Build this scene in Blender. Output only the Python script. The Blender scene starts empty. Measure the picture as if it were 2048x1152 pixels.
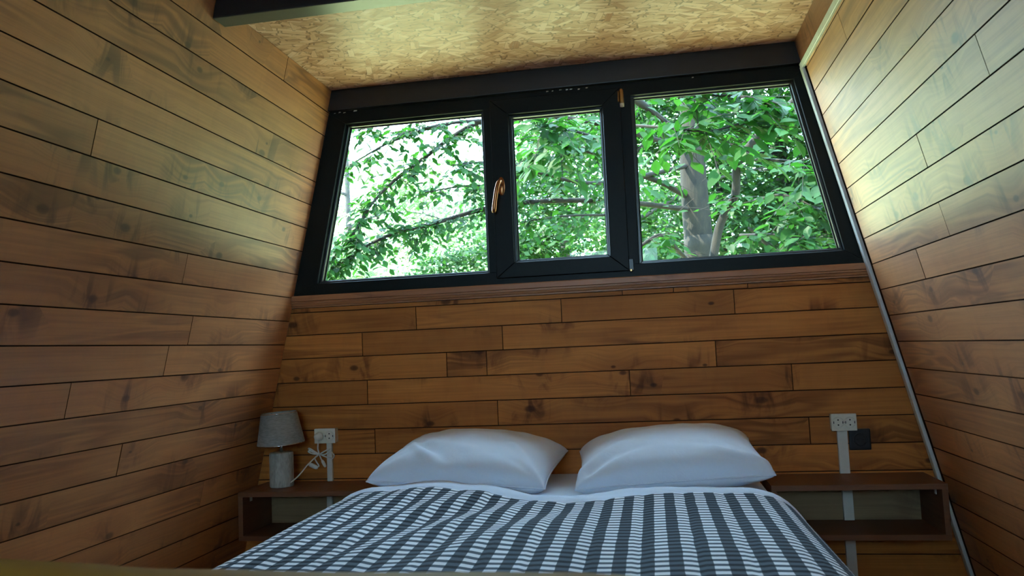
import bpy, bmesh, math, random
import numpy as np
from mathutils import Matrix, Vector, noise as mnoise

random.seed(7)
rng = np.random.default_rng(11)
S = bpy.context.scene
COL = S.collection

# ------------------------------------------------------------------ camera
cam_d = bpy.data.cameras.new('camera')
cam = bpy.data.objects.new('camera', cam_d)
COL.objects.link(cam)
CAM = Vector((0.315, 0.0, 0.95))
ROT = Matrix(((0.98338503, 0.05692162, 0.17237693),
              (0.17616687, -0.0700879, -0.98186197),
              (-0.04380764, 0.99591547, -0.07895109)))
cam.matrix_world = Matrix.Translation(CAM) @ ROT.to_4x4()
cam_d.sensor_width = 36.0
FPX = 1555.0
cam_d.lens = FPX / 2048 * 36.0
cam_d.clip_start = 0.05
cam_d.clip_end = 300
cam_d.dof.use_dof = True
cam_d.dof.focus_distance = 2.75
cam_d.dof.aperture_fstop = 9.0
S.camera = cam

# ------------------------------------------------------------------ sky, sun, exposure
SKY_STRENGTH = 30.0
SUN_STRENGTH = 60.0
world = bpy.data.worlds.new('sky')
S.world = world
world.use_nodes = True
wn = world.node_tree
for n in list(wn.nodes):
    wn.nodes.remove(n)
w_out = wn.nodes.new('ShaderNodeOutputWorld')
w_bg = wn.nodes.new('ShaderNodeBackground')
w_bg.inputs['Color'].default_value = (0.46, 0.72, 1.0, 1)
w_bg.inputs['Strength'].default_value = SKY_STRENGTH
wn.links.new(w_bg.outputs[0], w_out.inputs[0])

sun_d = bpy.data.lights.new('sun', 'SUN')
sun_d.energy = SUN_STRENGTH
sun_d.angle = math.radians(0.6)
sun_d.color = (1.0, 0.95, 0.84)
sun = bpy.data.objects.new('sun', sun_d)
COL.objects.link(sun)
sun.rotation_euler = Vector((0.62, 0.16, -0.80)).to_track_quat('-Z', 'Y').to_euler()
sun.location = (-8, -3, 14)

S.view_settings.view_transform = 'Standard'
S.view_settings.look = 'None'
S.view_settings.gamma = 1.0
S.view_settings.exposure = -0.15
S.view_settings.use_curve_mapping = False
S.cycles.max_bounces = 10
S.cycles.diffuse_bounces = 5
S.cycles.transparent_max_bounces = 16
S.cycles.use_denoising = True
S.cycles.sample_clamp_indirect = 12

# ------------------------------------------------------------------ room measures (metres)
YW = 2.88                 # face of the end wall
YR = -1.70                # rear gable behind the camera
ZC = 2.01                 # ceiling
def half(z):              # half width of the A-frame at height z
    return 1.3445 - 0.231 * z
SLOPE = math.atan(0.231)

# ------------------------------------------------------------------ material helpers
def new_mat(name):
    m = bpy.data.materials.new(name)
    m.use_nodes = True
    nt = m.node_tree
    for n in list(nt.nodes):
        nt.nodes.remove(n)
    out = nt.nodes.new('ShaderNodeOutputMaterial')
    return m, nt, out
class NB:
    """tiny node-building helper"""
    def __init__(s, nt): s.nt = nt
    def n(s, t, **kw):
        nd = s.nt.nodes.new(t)
        for k, v in kw.items():
            setattr(nd, k, v)
        return nd
    def put(s, sock, v):
        if v is None: return
        if hasattr(v, 'is_linked') or isinstance(v, bpy.types.NodeSocket):
            s.nt.links.new(v, sock)
        else:
            sock.default_value = v
    def math(s, op, a, b=None, c=None, clamp=False):
        nd = s.n('ShaderNodeMath', operation=op, use_clamp=clamp)
        for i, v in enumerate((a, b, c)):
            if v is not None: s.put(nd.inputs[i], v)
        return nd.outputs[0]
    def vmath(s, op, a, b=None, scale=None):
        nd = s.n('ShaderNodeVectorMath', operation=op)
        s.put(nd.inputs[0], a)
        if b is not None: s.put(nd.inputs[1], b)
        if scale is not None: s.put(nd.inputs['Scale'], scale)
        return nd.outputs[0]
    def mix(s, fac, a, b, mode='MIX'):
        nd = s.n('ShaderNodeMix', data_type='RGBA', blend_type=mode)
        nd.clamp_factor = True
        s.put(nd.inputs[0], fac); s.put(nd.inputs[6], a); s.put(nd.inputs[7], b)
        return nd.outputs[2]
    def ramp(s, fac, stops, interp='LINEAR'):
        nd = s.n('ShaderNodeValToRGB')
        cr = nd.color_ramp; cr.interpolation = interp
        while len(cr.elements) < len(stops): cr.elements.new(0.5)
        for e, (p, c) in zip(cr.elements, stops):
            e.position = p
            e.color = (c, c, c, 1) if isinstance(c, (int, float)) else (*c, 1)
        s.put(nd.inputs[0], fac)
        return nd.outputs[0]
    def noise(s, vec, scale=5, detail=3, rough=0.5, dist=0.0, dims='3D'):
        nd = s.n('ShaderNodeTexNoise', noise_dimensions=dims)
        s.put(nd.inputs['Vector'], vec)
        nd.inputs['Scale'].default_value = scale
        nd.inputs['Detail'].default_value = detail
        nd.inputs['Roughness'].default_value = rough
        nd.inputs['Distortion'].default_value = dist
        return nd.outputs
    def voro(s, vec, scale=5, feature='F1', rand=1.0, dims='3D'):
        nd = s.n('ShaderNodeTexVoronoi', feature=feature, voronoi_dimensions=dims)
        s.put(nd.inputs['Vector'], vec)
        nd.inputs['Scale'].default_value = scale
        nd.inputs['Randomness'].default_value = rand
        return nd.outputs
    def bump(s, h, strength=0.2, dist=0.01):
        nd = s.n('ShaderNodeBump')
        nd.inputs['Strength'].default_value = strength
        nd.inputs['Distance'].default_value = dist
        s.put(nd.inputs['Height'], h)
        return nd.outputs[0]
    def principled(s, col, rough=0.5, normal=None, spec=0.5, metallic=0.0):
        p = s.n('ShaderNodeBsdfPrincipled')
        s.put(p.inputs['Base Color'], col if not isinstance(col, tuple) else (*col, 1) if len(col) == 3 else col)
        s.put(p.inputs['Roughness'], rough)
        s.put(p.inputs['Metallic'], metallic)
        s.put(p.inputs['Specular IOR Level'], spec)
        if normal is not None: s.put(p.inputs['Normal'], normal)
        return p
MAT = {}
def simple(name, col, rough=0.5, spec=0.5, metallic=0.0, nscale=0, namp=0.0, bump=0.0):
    m, nt, out = new_mat(name); b = NB(nt)
    c = (*col, 1); normal = None
    if nscale:
        tc = b.n('ShaderNodeTexCoord').outputs['Object']
        nz = b.noise(tc, nscale, 4, 0.6)[0]
        lo = tuple(x * (1 - namp) for x in col); hi = tuple(min(1, x * (1 + namp)) for x in col)
        c = b.ramp(nz, [(0.3, lo), (0.7, hi)])
        if bump: normal = b.bump(nz, bump, 0.004)
    p = b.principled(c, rough, normal, spec, metallic)
    nt.links.new(p.outputs[0], out.inputs[0])
    MAT[name] = m
    return m

def wood_mat(name, light, mid, dark, rough=0.42, knot=1.0, spec=0.45, var=0.22, smear=1.0, coat=0.0):
    """pine board: local X runs along the board, local Z across it; every object gets its own cut of the grain"""
    m, nt, out = new_mat(name); b = NB(nt)
    tc = b.n('ShaderNodeTexCoord').outputs['Object']
    rnd = b.n('ShaderNodeObjectInfo').outputs['Random']
    off = b.n('ShaderNodeCombineXYZ')
    b.put(off.inputs[0], b.math('MULTIPLY', rnd, 173.0))
    b.put(off.inputs[1], b.math('MULTIPLY', rnd, 61.0))
    b.put(off.inputs[2], b.math('MULTIPLY', rnd, 97.0))
    v = b.vmath('ADD', tc, off.outputs[0])
    # knots
    sp = b.n('ShaderNodeSeparateXYZ'); b.put(sp.inputs[0], v)
    kc = b.n('ShaderNodeCombineXYZ')
    b.put(kc.inputs[0], b.math('MULTIPLY', sp.outputs[0], 3.6)); b.put(kc.inputs[1], b.math('MULTIPLY', sp.outputs[2], 6.0))
    ko = b.voro(kc.outputs[0], 1.0, 'F1', 0.9, '2D')
    kd = ko['Distance']
    krand = b.n('ShaderNodeSeparateColor'); b.put(krand.inputs[0], ko['Color'])
    kon = b.math('GREATER_THAN', krand.outputs[0], 0.42)
    ksize = b.math('MULTIPLY_ADD', krand.outputs[1], 0.075, 0.03)
    kdn = b.math('DIVIDE', kd, ksize)
    core = b.math('MULTIPLY', b.ramp(kdn, [(0.0, 1.0), (0.55, 0.85), (0.8, 0.25), (1.0, 0.0)]), kon)
    halo = b.math('MULTIPLY', b.ramp(kd, [(0.0, 1.0), (0.14, 0.8), (0.45, 0.0)]), kon)
    # flowing grain, bent round the knots
    bend = b.math('MULTIPLY', halo, 0.035)
    comb = b.n('ShaderNodeCombineXYZ'); b.put(comb.inputs[2], bend)
    gv0 = b.vmath('ADD', v, comb.outputs[0])
    gv = b.vmath('MULTIPLY', gv0, (0.55, 1.0, 9.0))
    g_low = b.noise(gv, 1.3, 3, 0.5, 0.6)[0]
    rings = b.math('SINE', b.math('MULTIPLY', g_low, 46.0))
    rings = b.math('MULTIPLY_ADD', rings, 0.5, 0.5)
    ringmask = b.ramp(b.noise(b.vmath('MULTIPLY', v, (0.9, 1, 2.0)), 1.4, 2)[0], [(0.45, 0.0), (0.62, 1.0)])
    fine = b.noise(b.vmath('MULTIPLY', gv0, (2.2, 1.0, 150.0)), 1.0, 4, 0.65)[0]
    tone = b.noise(b.vmath('MULTIPLY', v, (1.6, 1, 5)), 1.5, 3, 0.55)[0]
    c = b.mix(b.ramp(tone, [(0.3, 0.0), (0.7, 1.0)]), (*mid, 1), (*light, 1))
    c = b.mix(b.math('MULTIPLY', b.math('MULTIPLY', rings, ringmask), 0.58), c, (*dark, 1))
    c = b.mix(b.math('MULTIPLY', b.ramp(fine, [(0.42, 0.0), (0.75, 1.0)]), 0.30), c, (*dark, 1))
    # stain gathered in smears across the grain beside the knots
    sm = b.noise(b.vmath('MULTIPLY', gv0, (15.0, 1.0, 5.0)), 1.0, 3, 0.55, 1.2)[0]
    smm = b.math('MULTIPLY', b.ramp(sm, [(0.50, 0.0), (0.64, 1.0)]), b.math('MULTIPLY_ADD', halo, 0.95, 0.07))
    c = b.mix(b.math('MULTIPLY', smm, 0.92 * smear), c, (*dark, 1))
    c = b.mix(b.math('MULTIPLY', halo, 0.22 * knot), c, (*dark, 1))
    kdark = tuple(x * 0.6 for x in dark)
    c = b.mix(b.math('MULTIPLY', core, 0.8 * knot), c, (*kdark, 1))
    # board to board tone
    hsv = b.n('ShaderNodeHueSaturation')
    b.put(hsv.inputs['Value'], b.math('MULTIPLY_ADD', rnd, 2 * var, 1 - var))
    b.put(hsv.inputs['Saturation'], 1.0)
    b.put(hsv.inputs['Color'], c)
    r = b.math('MULTIPLY_ADD', fine, 0.14, rough - 0.07)
    bh = b.math('ADD', b.math('MULTIPLY', fine, 0.6), b.math('MULTIPLY', core, -0.5))
    p = b.principled(hsv.outputs[0], r, b.bump(bh, 0.10, 0.004), spec)
    p.inputs['Coat Weight'].default_value = coat
    p.inputs['Coat Roughness'].default_value = 0.50
    p.inputs['Coat IOR'].default_value = 1.55
    nt.links.new(p.outputs[0], out.inputs[0])
    MAT[name] = m
    return m

wood_mat('pine_side', (0.66, 0.29, 0.10), (0.52, 0.20, 0.065), (0.13, 0.038, 0.014), 0.42, var=0.10, coat=0.85)
wood_mat('pine_back', (0.56, 0.215, 0.045), (0.43, 0.145, 0.027), (0.095, 0.024, 0.006), 0.55, spec=0.2, var=0.17, smear=1.08, knot=1.1)
wood_mat('moulding_wood', (0.38, 0.16, 0.06), (0.32, 0.125, 0.045), (0.13, 0.045, 0.016), 0.42, knot=0.2, smear=0.3)
wood_mat('reddish_board', (0.26, 0.105, 0.055), (0.20, 0.08, 0.04), (0.08, 0.03, 0.015), 0.42, knot=0.4)
wood_mat('laminate', (0.20, 0.085, 0.036), (0.16, 0.066, 0.027), (0.11, 0.045, 0.02), 0.5, knot=0.0, smear=0.2, var=0.03)
wood_mat('raw_pine', (0.27, 0.19, 0.09), (0.22, 0.15, 0.07), (0.12, 0.075, 0.035), 0.6, var=0.08)
wood_mat('rail_wood', (0.48, 0.32, 0.035), (0.38, 0.22, 0.022), (0.20, 0.085, 0.010), 0.6, spec=0.2, knot=0.4)
wood_mat('floor_wood', (0.36, 0.17, 0.07), (0.28, 0.13, 0.05), (0.10, 0.04, 0.016), 0.5)
simple('seam_dark', (0.06, 0.024, 0.010), 0.85, 0.08, nscale=9, namp=0.3)
simple('black_beam', (0.006, 0.006, 0.007), 0.36, nscale=30, namp=0.3, bump=0.05)
simple('frame_dark', (0.0035, 0.0055, 0.0045), 0.42, 0.14, nscale=60, namp=0.2, bump=0.03)
simple('bead_dark', (0.010, 0.014, 0.012), 0.3, 0.5, nscale=60, namp=0.2)
simple('gasket', (0.006, 0.006, 0.006), 0.6, nscale=40, namp=0.2)
simple('bronze', (0.34, 0.15, 0.06), 0.3, metallic=1.0, nscale=40, namp=0.15)
simple('old_brass', (0.40, 0.25, 0.10), 0.32, metallic=1.0, nscale=40, namp=0.2)
simple('white_plastic', (0.62, 0.62, 0.55), 0.4, nscale=20, namp=0.04)
simple('socket_plastic', (0.66, 0.66, 0.56), 0.38, nscale=20, namp=0.04)
simple('pin_hole', (0.01, 0.01, 0.01), 0.7, nscale=20, namp=0.1)
simple('black_plastic', (0.010, 0.011, 0.014), 0.35, nscale=30, namp=0.2)
simple('trim_paint', (0.62, 0.63, 0.60), 0.45, nscale=25, namp=0.08)
simple('chrome', (0.75, 0.78, 0.78), 0.12, metallic=1.0, nscale=20, namp=0.03)
simple('bracket_metal', (0.65, 0.65, 0.65), 0.35, metallic=0.6, nscale=20, namp=0.05)
simple('cord_white', (0.66, 0.66, 0.60), 0.45, nscale=20, namp=0.04)

def osb_mat():
    m, nt, out = new_mat('osb_board'); b = NB(nt)
    tc = b.n('ShaderNodeTexCoord').outputs['Object']
    sep = b.n('ShaderNodeSeparateXYZ'); b.put(sep.inputs[0], tc)
    fl = b.n('ShaderNodeCombineXYZ'); b.put(fl.inputs[0], sep.outputs[0]); b.put(fl.inputs[1], sep.outputs[1])
    v = fl.outputs[0]
    warp = b.noise(v, 9, 2, 0.5)[1]
    v2 = b.vmath('ADD', v, b.vmath('SCALE', b.vmath('SUBTRACT', warp, (0.5, 0.5, 0.5)), scale=0.006))
    base = b.noise(b.vmath('MULTIPLY', v2, (14, 95, 1)), 1.0, 5, 0.65, 0.5)[0]
    c = b.ramp(base, [(0.30, (0.12, 0.05, 0.018)), (0.43, (0.40, 0.22, 0.09)), (0.55, (0.62, 0.40, 0.20)), (0.75, (0.80, 0.60, 0.36))])
    h = base
    # strands in several layers, each layer at its own angle
    for k, (ang, sx, sy, thr, seed) in enumerate([(4, 8, 50, 0.45, 0.0), (-12, 8, 52, 0.5, 3.1), (18, 9, 48, 0.55, 7.7), (-27, 9, 46, 0.68, 12.3),
                                                  (40, 11, 42, 0.80, 5.9), (-52, 12, 42, 0.84, 9.4), (74, 13, 40, 0.90, 15.2)]):
        mp = b.n('ShaderNodeMapping'); mp.vector_type = 'POINT'
        mp.inputs['Rotation'].default_value = (0, 0, math.radians(ang))
        mp.inputs['Location'].default_value = (seed, seed * 1.7, 0)
        b.put(mp.inputs['Vector'], v2)
        vv = b.vmath('MULTIPLY', mp.outputs[0], (sx, sy, 1))
        vn = b.n('ShaderNodeTexVoronoi', feature='F1', voronoi_dimensions='2D', distance='CHEBYCHEV'); b.put(vn.inputs['Vector'], vv); vn.inputs['Scale'].default_value = 1.0; vn.inputs['Randomness'].default_value = 1.0
        vo = vn.outputs
        sc = b.n('ShaderNodeSeparateColor'); b.put(sc.inputs[0], vo['Color'])
        on = b.math('GREATER_THAN', sc.outputs[0], thr)
        shape = b.math('LESS_THAN', vo['Distance'], 0.40)
        grain = b.noise(b.vmath('MULTIPLY', vv, (0.6, 5, 1)), 1.0, 3)[0]
        pick = b.math('ADD', b.math('MULTIPLY', sc.outputs[1], 0.8), b.math('MULTIPLY', grain, 0.25))
        sc_c = b.ramp(pick, [(0.10, (0.40, 0.18, 0.065)), (0.25, (0.58, 0.37, 0.18)), (0.55, (0.70, 0.49, 0.26)), (0.8, (0.82, 0.64, 0.39)), (1.0, (0.88, 0.75, 0.52))])
        fac = b.math('MULTIPLY', b.math('MULTIPLY', on, shape), 0.9)
        rim = b.math('MULTIPLY', b.math('MULTIPLY', on, b.math('LESS_THAN', vo['Distance'], 0.45)), 0.7)
        c = b.mix(rim, c, (0.20, 0.09, 0.035, 1))
        c = b.mix(fac, c, sc_c)
        h = b.math('ADD', h, b.math('MULTIPLY', fac, 0.25))
    p = b.principled(b.mix(1.0, c, (1.0, 0.79, 0.94, 1), 'MULTIPLY'), 0.42, b.bump(h, 0.3, 0.004), 0.5)
    nt.links.new(p.outputs[0], out.inputs[0])
    MAT['osb_board'] = m
osb_mat()

def gingham_mat():
    m, nt, out = new_mat('gingham_cotton'); b = NB(nt)
    uv = b.n('ShaderNodeUVMap'); uv.uv_map = 'cloth'
    sep = b.n('ShaderNodeSeparateXYZ'); b.put(sep.inputs[0], uv.outputs[0])
    P = 0.054
    wob = b.noise(uv.outputs[0], 14, 2)[0]
    wb = b.math('MULTIPLY', b.math('SUBTRACT', wob, 0.5), 0.10)
    def stripe(ax, period, w):
        f = b.math('FRACT', b.math('ADD', b.math('DIVIDE', sep.outputs[ax], period), wb))
        return b.ramp(f, [(0.0, 0.0), (0.02, 1.0), (w, 1.0), (w + 0.02, 0.0)])
    a, c2 = stripe(0, P, 0.5), stripe(1, 0.030, 0.46)
    tot = b.math('ADD', a, c2)
    col = b.ramp(b.math('DIVIDE', tot, 2.0), [(0.0, (0.80, 0.84, 0.88)), (0.5, (0.08, 0.105, 0.13)), (1.0, (0.007, 0.012, 0.018))])
    weave = b.noise(b.vmath('MULTIPLY', uv.outputs[0], (1, 1, 1)), 420, 2)[0]
    col = b.mix(b.math('MULTIPLY', weave, 0.06), col, (0.10, 0.11, 0.13, 1))
    wr = b.noise(b.vmath('MULTIPLY', uv.outputs[0], (18, 42, 1)), 1.0, 4, 0.6)[0]
    p = b.principled(col, 0.85, b.bump(b.math('ADD', wr, b.math('MULTIPLY', weave, 0.1)), 0.35, 0.008), 0.15)
    nt.links.new(p.outputs[0], out.inputs[0])
    MAT['gingham_cotton'] = m
gingham_mat()

def cotton_mat(name, col, sx=9, sy=22, bs=0.25):
    m, nt, out = new_mat(name); b = NB(nt)
    tc = b.n('ShaderNodeTexCoord').outputs['Object']
    n1 = b.noise(b.vmath('MULTIPLY', tc, (sx, sy, sx)), 1.0, 4, 0.55, 0.8)[0]
    fine = b.noise(tc, 500, 2)[0]
    p = b.principled((*col, 1), 0.85, b.bump(b.math('ADD', n1, b.math('MULTIPLY', fine, 0.05)), bs, 0.012), 0.15)
    nt.links.new(p.outputs[0], out.inputs[0])
    MAT[name] = m
cotton_mat('white_cotton', (0.67, 0.77, 0.90))  # white bedding: bluish tint in the colour stands in for sky light
cotton_mat('pillow_cotton', (0.69, 0.79, 0.92), 7, 7, 0.30)  # white pillowcases, tinted blue in place of sky light

def shade_mat():
    m, nt, out = new_mat('lampshade_linen'); b = NB(nt)
    tc = b.n('ShaderNodeTexCoord').outputs['Object']
    n1 = b.noise(b.vmath('MULTIPLY', tc, (60, 60, 300)), 1.0, 3)[0]
    c = b.ramp(n1, [(0.3, (0.20, 0.215, 0.20)), (0.7, (0.30, 0.315, 0.30))])
    p = b.principled(c, 0.75, b.bump(n1, 0.2, 0.002), 0.2)
    nt.links.new(p.outputs[0], out.inputs[0])
    MAT['lampshade_linen'] = m
shade_mat()
def ceramic_mat():
    m, nt, out = new_mat('bark_ceramic'); b = NB(nt)
    tc = b.n('ShaderNodeTexCoord').outputs['Object']
    n1 = b.noise(b.vmath('MULTIPLY', tc, (55, 55, 14)), 1.0, 4, 0.6, 1.2)[0]
    c = b.ramp(n1, [(0.35, (0.26, 0.27, 0.235)), (0.62, (0.44, 0.46, 0.41))])
    p = b.principled(c, 0.35, b.bump(n1, 0.5, 0.006), 0.5)
    nt.links.new(p.outputs[0], out.inputs[0])
    MAT['bark_ceramic'] = m
ceramic_mat()
def glass_mat():
    m, nt, out = new_mat('window_glass'); b = NB(nt)
    fr = b.n('ShaderNodeFresnel'); fr.inputs['IOR'].default_value = 1.45
    tr = b.n('ShaderNodeBsdfTransparent'); tr.inputs[0].default_value = (0.95, 0.97, 0.95, 1)
    gl = b.n('ShaderNodeBsdfGlossy'); gl.inputs['Roughness'].default_value = 0.0
    mx = b.n('ShaderNodeMixShader')
    b.put(mx.inputs[0], b.math('MULTIPLY', fr.outputs[0], 0.3)); b.put(mx.inputs[1], tr.outputs[0]); b.put(mx.inputs[2], gl.outputs[0])
    nt.links.new(mx.outputs[0], out.inputs[0])
    MAT['window_glass'] = m
glass_mat()
def leaf_mat(name, a, c, trans, tcol):
    m, nt, out = new_mat(name); b = NB(nt)
    geo = b.n('ShaderNodeNewGeometry').outputs['Random Per Island']
    rnd = b.n('ShaderNodeObjectInfo').outputs['Random']
    f = b.math('FRACT', b.math('ADD', b.math('MULTIPLY', geo, 7.0), b.math('MULTIPLY', rnd, 3.0)))
    tc = b.n('ShaderNodeTexCoord').outputs['Object']
    nz = b.noise(tc, 6, 2)[0]
    f = b.math('ADD', b.math('MULTIPLY', f, 0.7), b.math('MULTIPLY', nz, 0.3))
    col = b.mix(f, (*a, 1), (*c, 1))
    p = b.principled(col, 0.55, None, 0.16)
    t = b.n('ShaderNodeBsdfTranslucent')
    b.put(t.inputs[0], b.mix(f, (*[x * 0.8 for x in tcol], 1), (*tcol, 1)))
    mx = b.n('ShaderNodeMixShader'); mx.inputs[0].default_value = trans
    b.put(mx.inputs[1], p.outputs[0]); b.put(mx.inputs[2], t.outputs[0])
    nt.links.new(mx.outputs[0], out.inputs[0])
    MAT[name] = m
leaf_mat('leaf_near', (0.003, 0.020, 0.003), (0.010, 0.042, 0.005), 0.5, (0.012, 0.064, 0.005))  # shade of an overhead canopy put into the dark leaf colour
leaf_mat('leaf_mid', (0.003, 0.018, 0.003), (0.011, 0.044, 0.006), 0.45, (0.012, 0.058, 0.005))  # shaded forest leaves, the shade painted in as a dark base
leaf_mat('leaf_sunny', (0.12, 0.23, 0.09), (0.26, 0.40, 0.18), 0.4, (0.26, 0.42, 0.16))  # sunlit copy: full sun put into the pale leaf colour
def bark_mat(name, lo, hi):
    m, nt, out = new_mat(name); b = NB(nt)
    tc = b.n('ShaderNodeTexCoord').outputs['Object']
    n1 = b.noise(b.vmath('MULTIPLY', tc, (9, 9, 4)), 1.5, 5, 0.65, 0.5)[0]
    n2 = b.noise(b.vmath('MULTIPLY', tc, (50, 50, 12)), 1.0, 3)[0]
    f = b.math('ADD', b.math('MULTIPLY', n1, 0.65), b.math('MULTIPLY', n2, 0.35))
    c = b.ramp(f, [(0.35, lo), (0.62, hi)])
    p = b.principled(c, 0.85, b.bump(n2, 0.5, 0.01), 0.2)
    nt.links.new(p.outputs[0], out.inputs[0])
    MAT[name] = m
bark_mat('bark_brown', (0.0015, 0.0013, 0.0007), (0.0095, 0.0078, 0.0036))
bark_mat('bark_grey', (0.012, 0.012, 0.011), (0.040, 0.038, 0.032))
simple('forest_soil', (0.24, 0.25, 0.10), 0.95, nscale=1.5, namp=0.5)

# ------------------------------------------------------------------ mesh helpers
def link(name, me, mat=None, parent=None, loc=None):
    o = bpy.data.objects.new(name, me)
    COL.objects.link(o)
    if mat is not None and me is not None:
        if not me.materials: me.materials.append(MAT[mat])
        elif me.materials[0] is None: me.materials[0] = MAT[mat]
    if parent is not None: o.parent = parent
    if loc is not None: o.location = loc
    return o
def tag(o, label=None, cat=None, group=None, kind=None):
    if label: o['label'] = label
    if cat: o['category'] = cat
    if group: o['group'] = group
    if kind: o['kind'] = kind
    return o
def empty(name, loc=(0, 0, 0)):
    o = bpy.data.objects.new(name, None); COL.objects.link(o); o.location = loc
    o.empty_display_size = 0.05
    return o
def mesh_py(name, v, f, smooth=False):
    me = bpy.data.meshes.new(name); me.from_pydata(v, [], f); me.update()
    if smooth:
        me.polygons.foreach_set('use_smooth', [True] * len(me.polygons))
    return me
def bm_mesh(name, bm, smooth=False):
    bmesh.ops.recalc_face_normals(bm, faces=bm.faces)
    me = bpy.data.meshes.new(name); bm.to_mesh(me); bm.free()
    if smooth: me.polygons.foreach_set('use_smooth', [True] * len(me.polygons))
    return me
def box_bm(bm, x0, x1, y0, y1, z0, z1):
    vs = [bm.verts.new(p) for p in ((x0, y0, z0), (x1, y0, z0), (x1, y1, z0), (x0, y1, z0), (x0, y0, z1), (x1, y0, z1), (x1, y1, z1), (x0, y1, z1))]
    for f in ((0, 1, 2, 3), (4, 5, 6, 7), (0, 1, 5, 4), (1, 2, 6, 5), (2, 3, 7, 6), (3, 0, 4, 7)):
        bm.faces.new([vs[i] for i in f])
def box(name, x0, x1, y0, y1, z0, z1, mat, parent=None, bev=0.0, rel=None):
    """box centred on its own origin"""
    c = Vector(((x0 + x1) / 2, (y0 + y1) / 2, (z0 + z1) / 2))
    bm = bmesh.new()
    box_bm(bm, x0 - c.x, x1 - c.x, y0 - c.y, y1 - c.y, z0 - c.z, z1 - c.z)
    bmesh.ops.recalc_face_normals(bm, faces=bm.faces)
    if bev > 0:
        bmesh.ops.bevel(bm, geom=bm.edges[:], offset=bev, segments=2, affect='EDGES', profile=0.6)
    me = bm_mesh(name, bm)
    base = Vector(rel) if rel is not None else Vector((0, 0, 0))
    return link(name, me, mat, parent, c - base)
def prism_xz(name, poly, y0, y1, mat, parent=None, bev=0.0, base=None):
    """polygon in the XZ plane, extruded from y0 (front) to y1"""
    cx = sum(p[0] for p in poly) / len(poly); cz = sum(p[1] for p in poly) / len(poly); cy = (y0 + y1) / 2
    bm = bmesh.new()
    a = [bm.verts.new((x - cx, y0 - cy, z - cz)) for x, z in poly]
    b_ = [bm.verts.new((x - cx, y1 - cy, z - cz)) for x, z in poly]
    n = len(poly)
    bm.faces.new(a); bm.faces.new(b_[::-1])
    for i in range(n):
        bm.faces.new((a[i], b_[i], b_[(i + 1) % n], a[(i + 1) % n]))
    bmesh.ops.recalc_face_normals(bm, faces=bm.faces)
    if bev > 0:
        bmesh.ops.bevel(bm, geom=bm.edges[:], offset=bev, segments=2, affect='EDGES', profile=0.6)
    bb = Vector(base) if base is not None else Vector((0, 0, 0))
    return link(name, bm_mesh(name, bm), mat, parent, Vector((cx, cy, cz)) - bb)
def lathe(name, prof, mat, parent=None, loc=(0, 0, 0), seg=48, smooth=True, cap=True):
    bm = bmesh.new(); rings = []
    for r, z in prof:
        rings.append([bm.verts.new((r * math.cos(2 * math.pi * i / seg), r * math.sin(2 * math.pi * i / seg), z)) for i in range(seg)])
    for a, b_ in zip(rings, rings[1:]):
        for i in range(seg):
            bm.faces.new((a[i], a[(i + 1) % seg], b_[(i + 1) % seg], b_[i]))
    if cap:
        bm.faces.new(rings[0][::-1]); bm.faces.new(rings[-1])
    o = link(name, bm_mesh(name, bm, smooth), mat, parent, loc)
    return o
def tube_mesh(name, pts, rads, seg=10):
    """tapering tube along a polyline"""
    pts = [Vector(p) for p in pts]
    v, f = [], []
    up = Vector((0, 0, 1))
    prev = None
    for i, p in enumerate(pts):
        t = (pts[min(i + 1, len(pts) - 1)] - pts[max(i - 1, 0)]).normalized()
        if prev is None:
            ref = up if abs(t.z) < 0.9 else Vector((1, 0, 0))
            nrm = t.cross(ref).normalized()
        else:
            nrm = (prev - t * prev.dot(t)).normalized()
        prev = nrm
        bn = t.cross(nrm)
        for k in range(seg):
            a = 2 * math.pi * k / seg
            v.append(p + (nrm * math.cos(a) + bn * math.sin(a)) * rads[i])
    for i in range(len(pts) - 1):
        for k in range(seg):
            f.append((i * seg + k, i * seg + (k + 1) % seg, (i + 1) * seg + (k + 1) % seg, (i + 1) * seg + k))
    f.append(tuple(range(seg))[::-1]); f.append(tuple((len(pts) - 1) * seg + k for k in range(seg)))
    return mesh_py(name, [tuple(x) for x in v], f, True)
def smooth_path(ctrl, n=10):
    """Catmull-Rom through the control points"""
    c = [Vector(p) for p in ctrl]
    c = [c[0] * 2 - c[1]] + c + [c[-1] * 2 - c[-2]]
    out = []
    for i in range(1, len(c) - 2):
        for k in range(n):
            t = k / n
            p0, p1, p2, p3 = c[i - 1], c[i], c[i + 1], c[i + 2]
            out.append(0.5 * ((2 * p1) + (p2 - p0) * t + (2 * p0 - 5 * p1 + 4 * p2 - p3) * t * t + (3 * p1 - p0 - 3 * p2 + p3) * t ** 3))
    out.append(c[-2])
    return out

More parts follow.
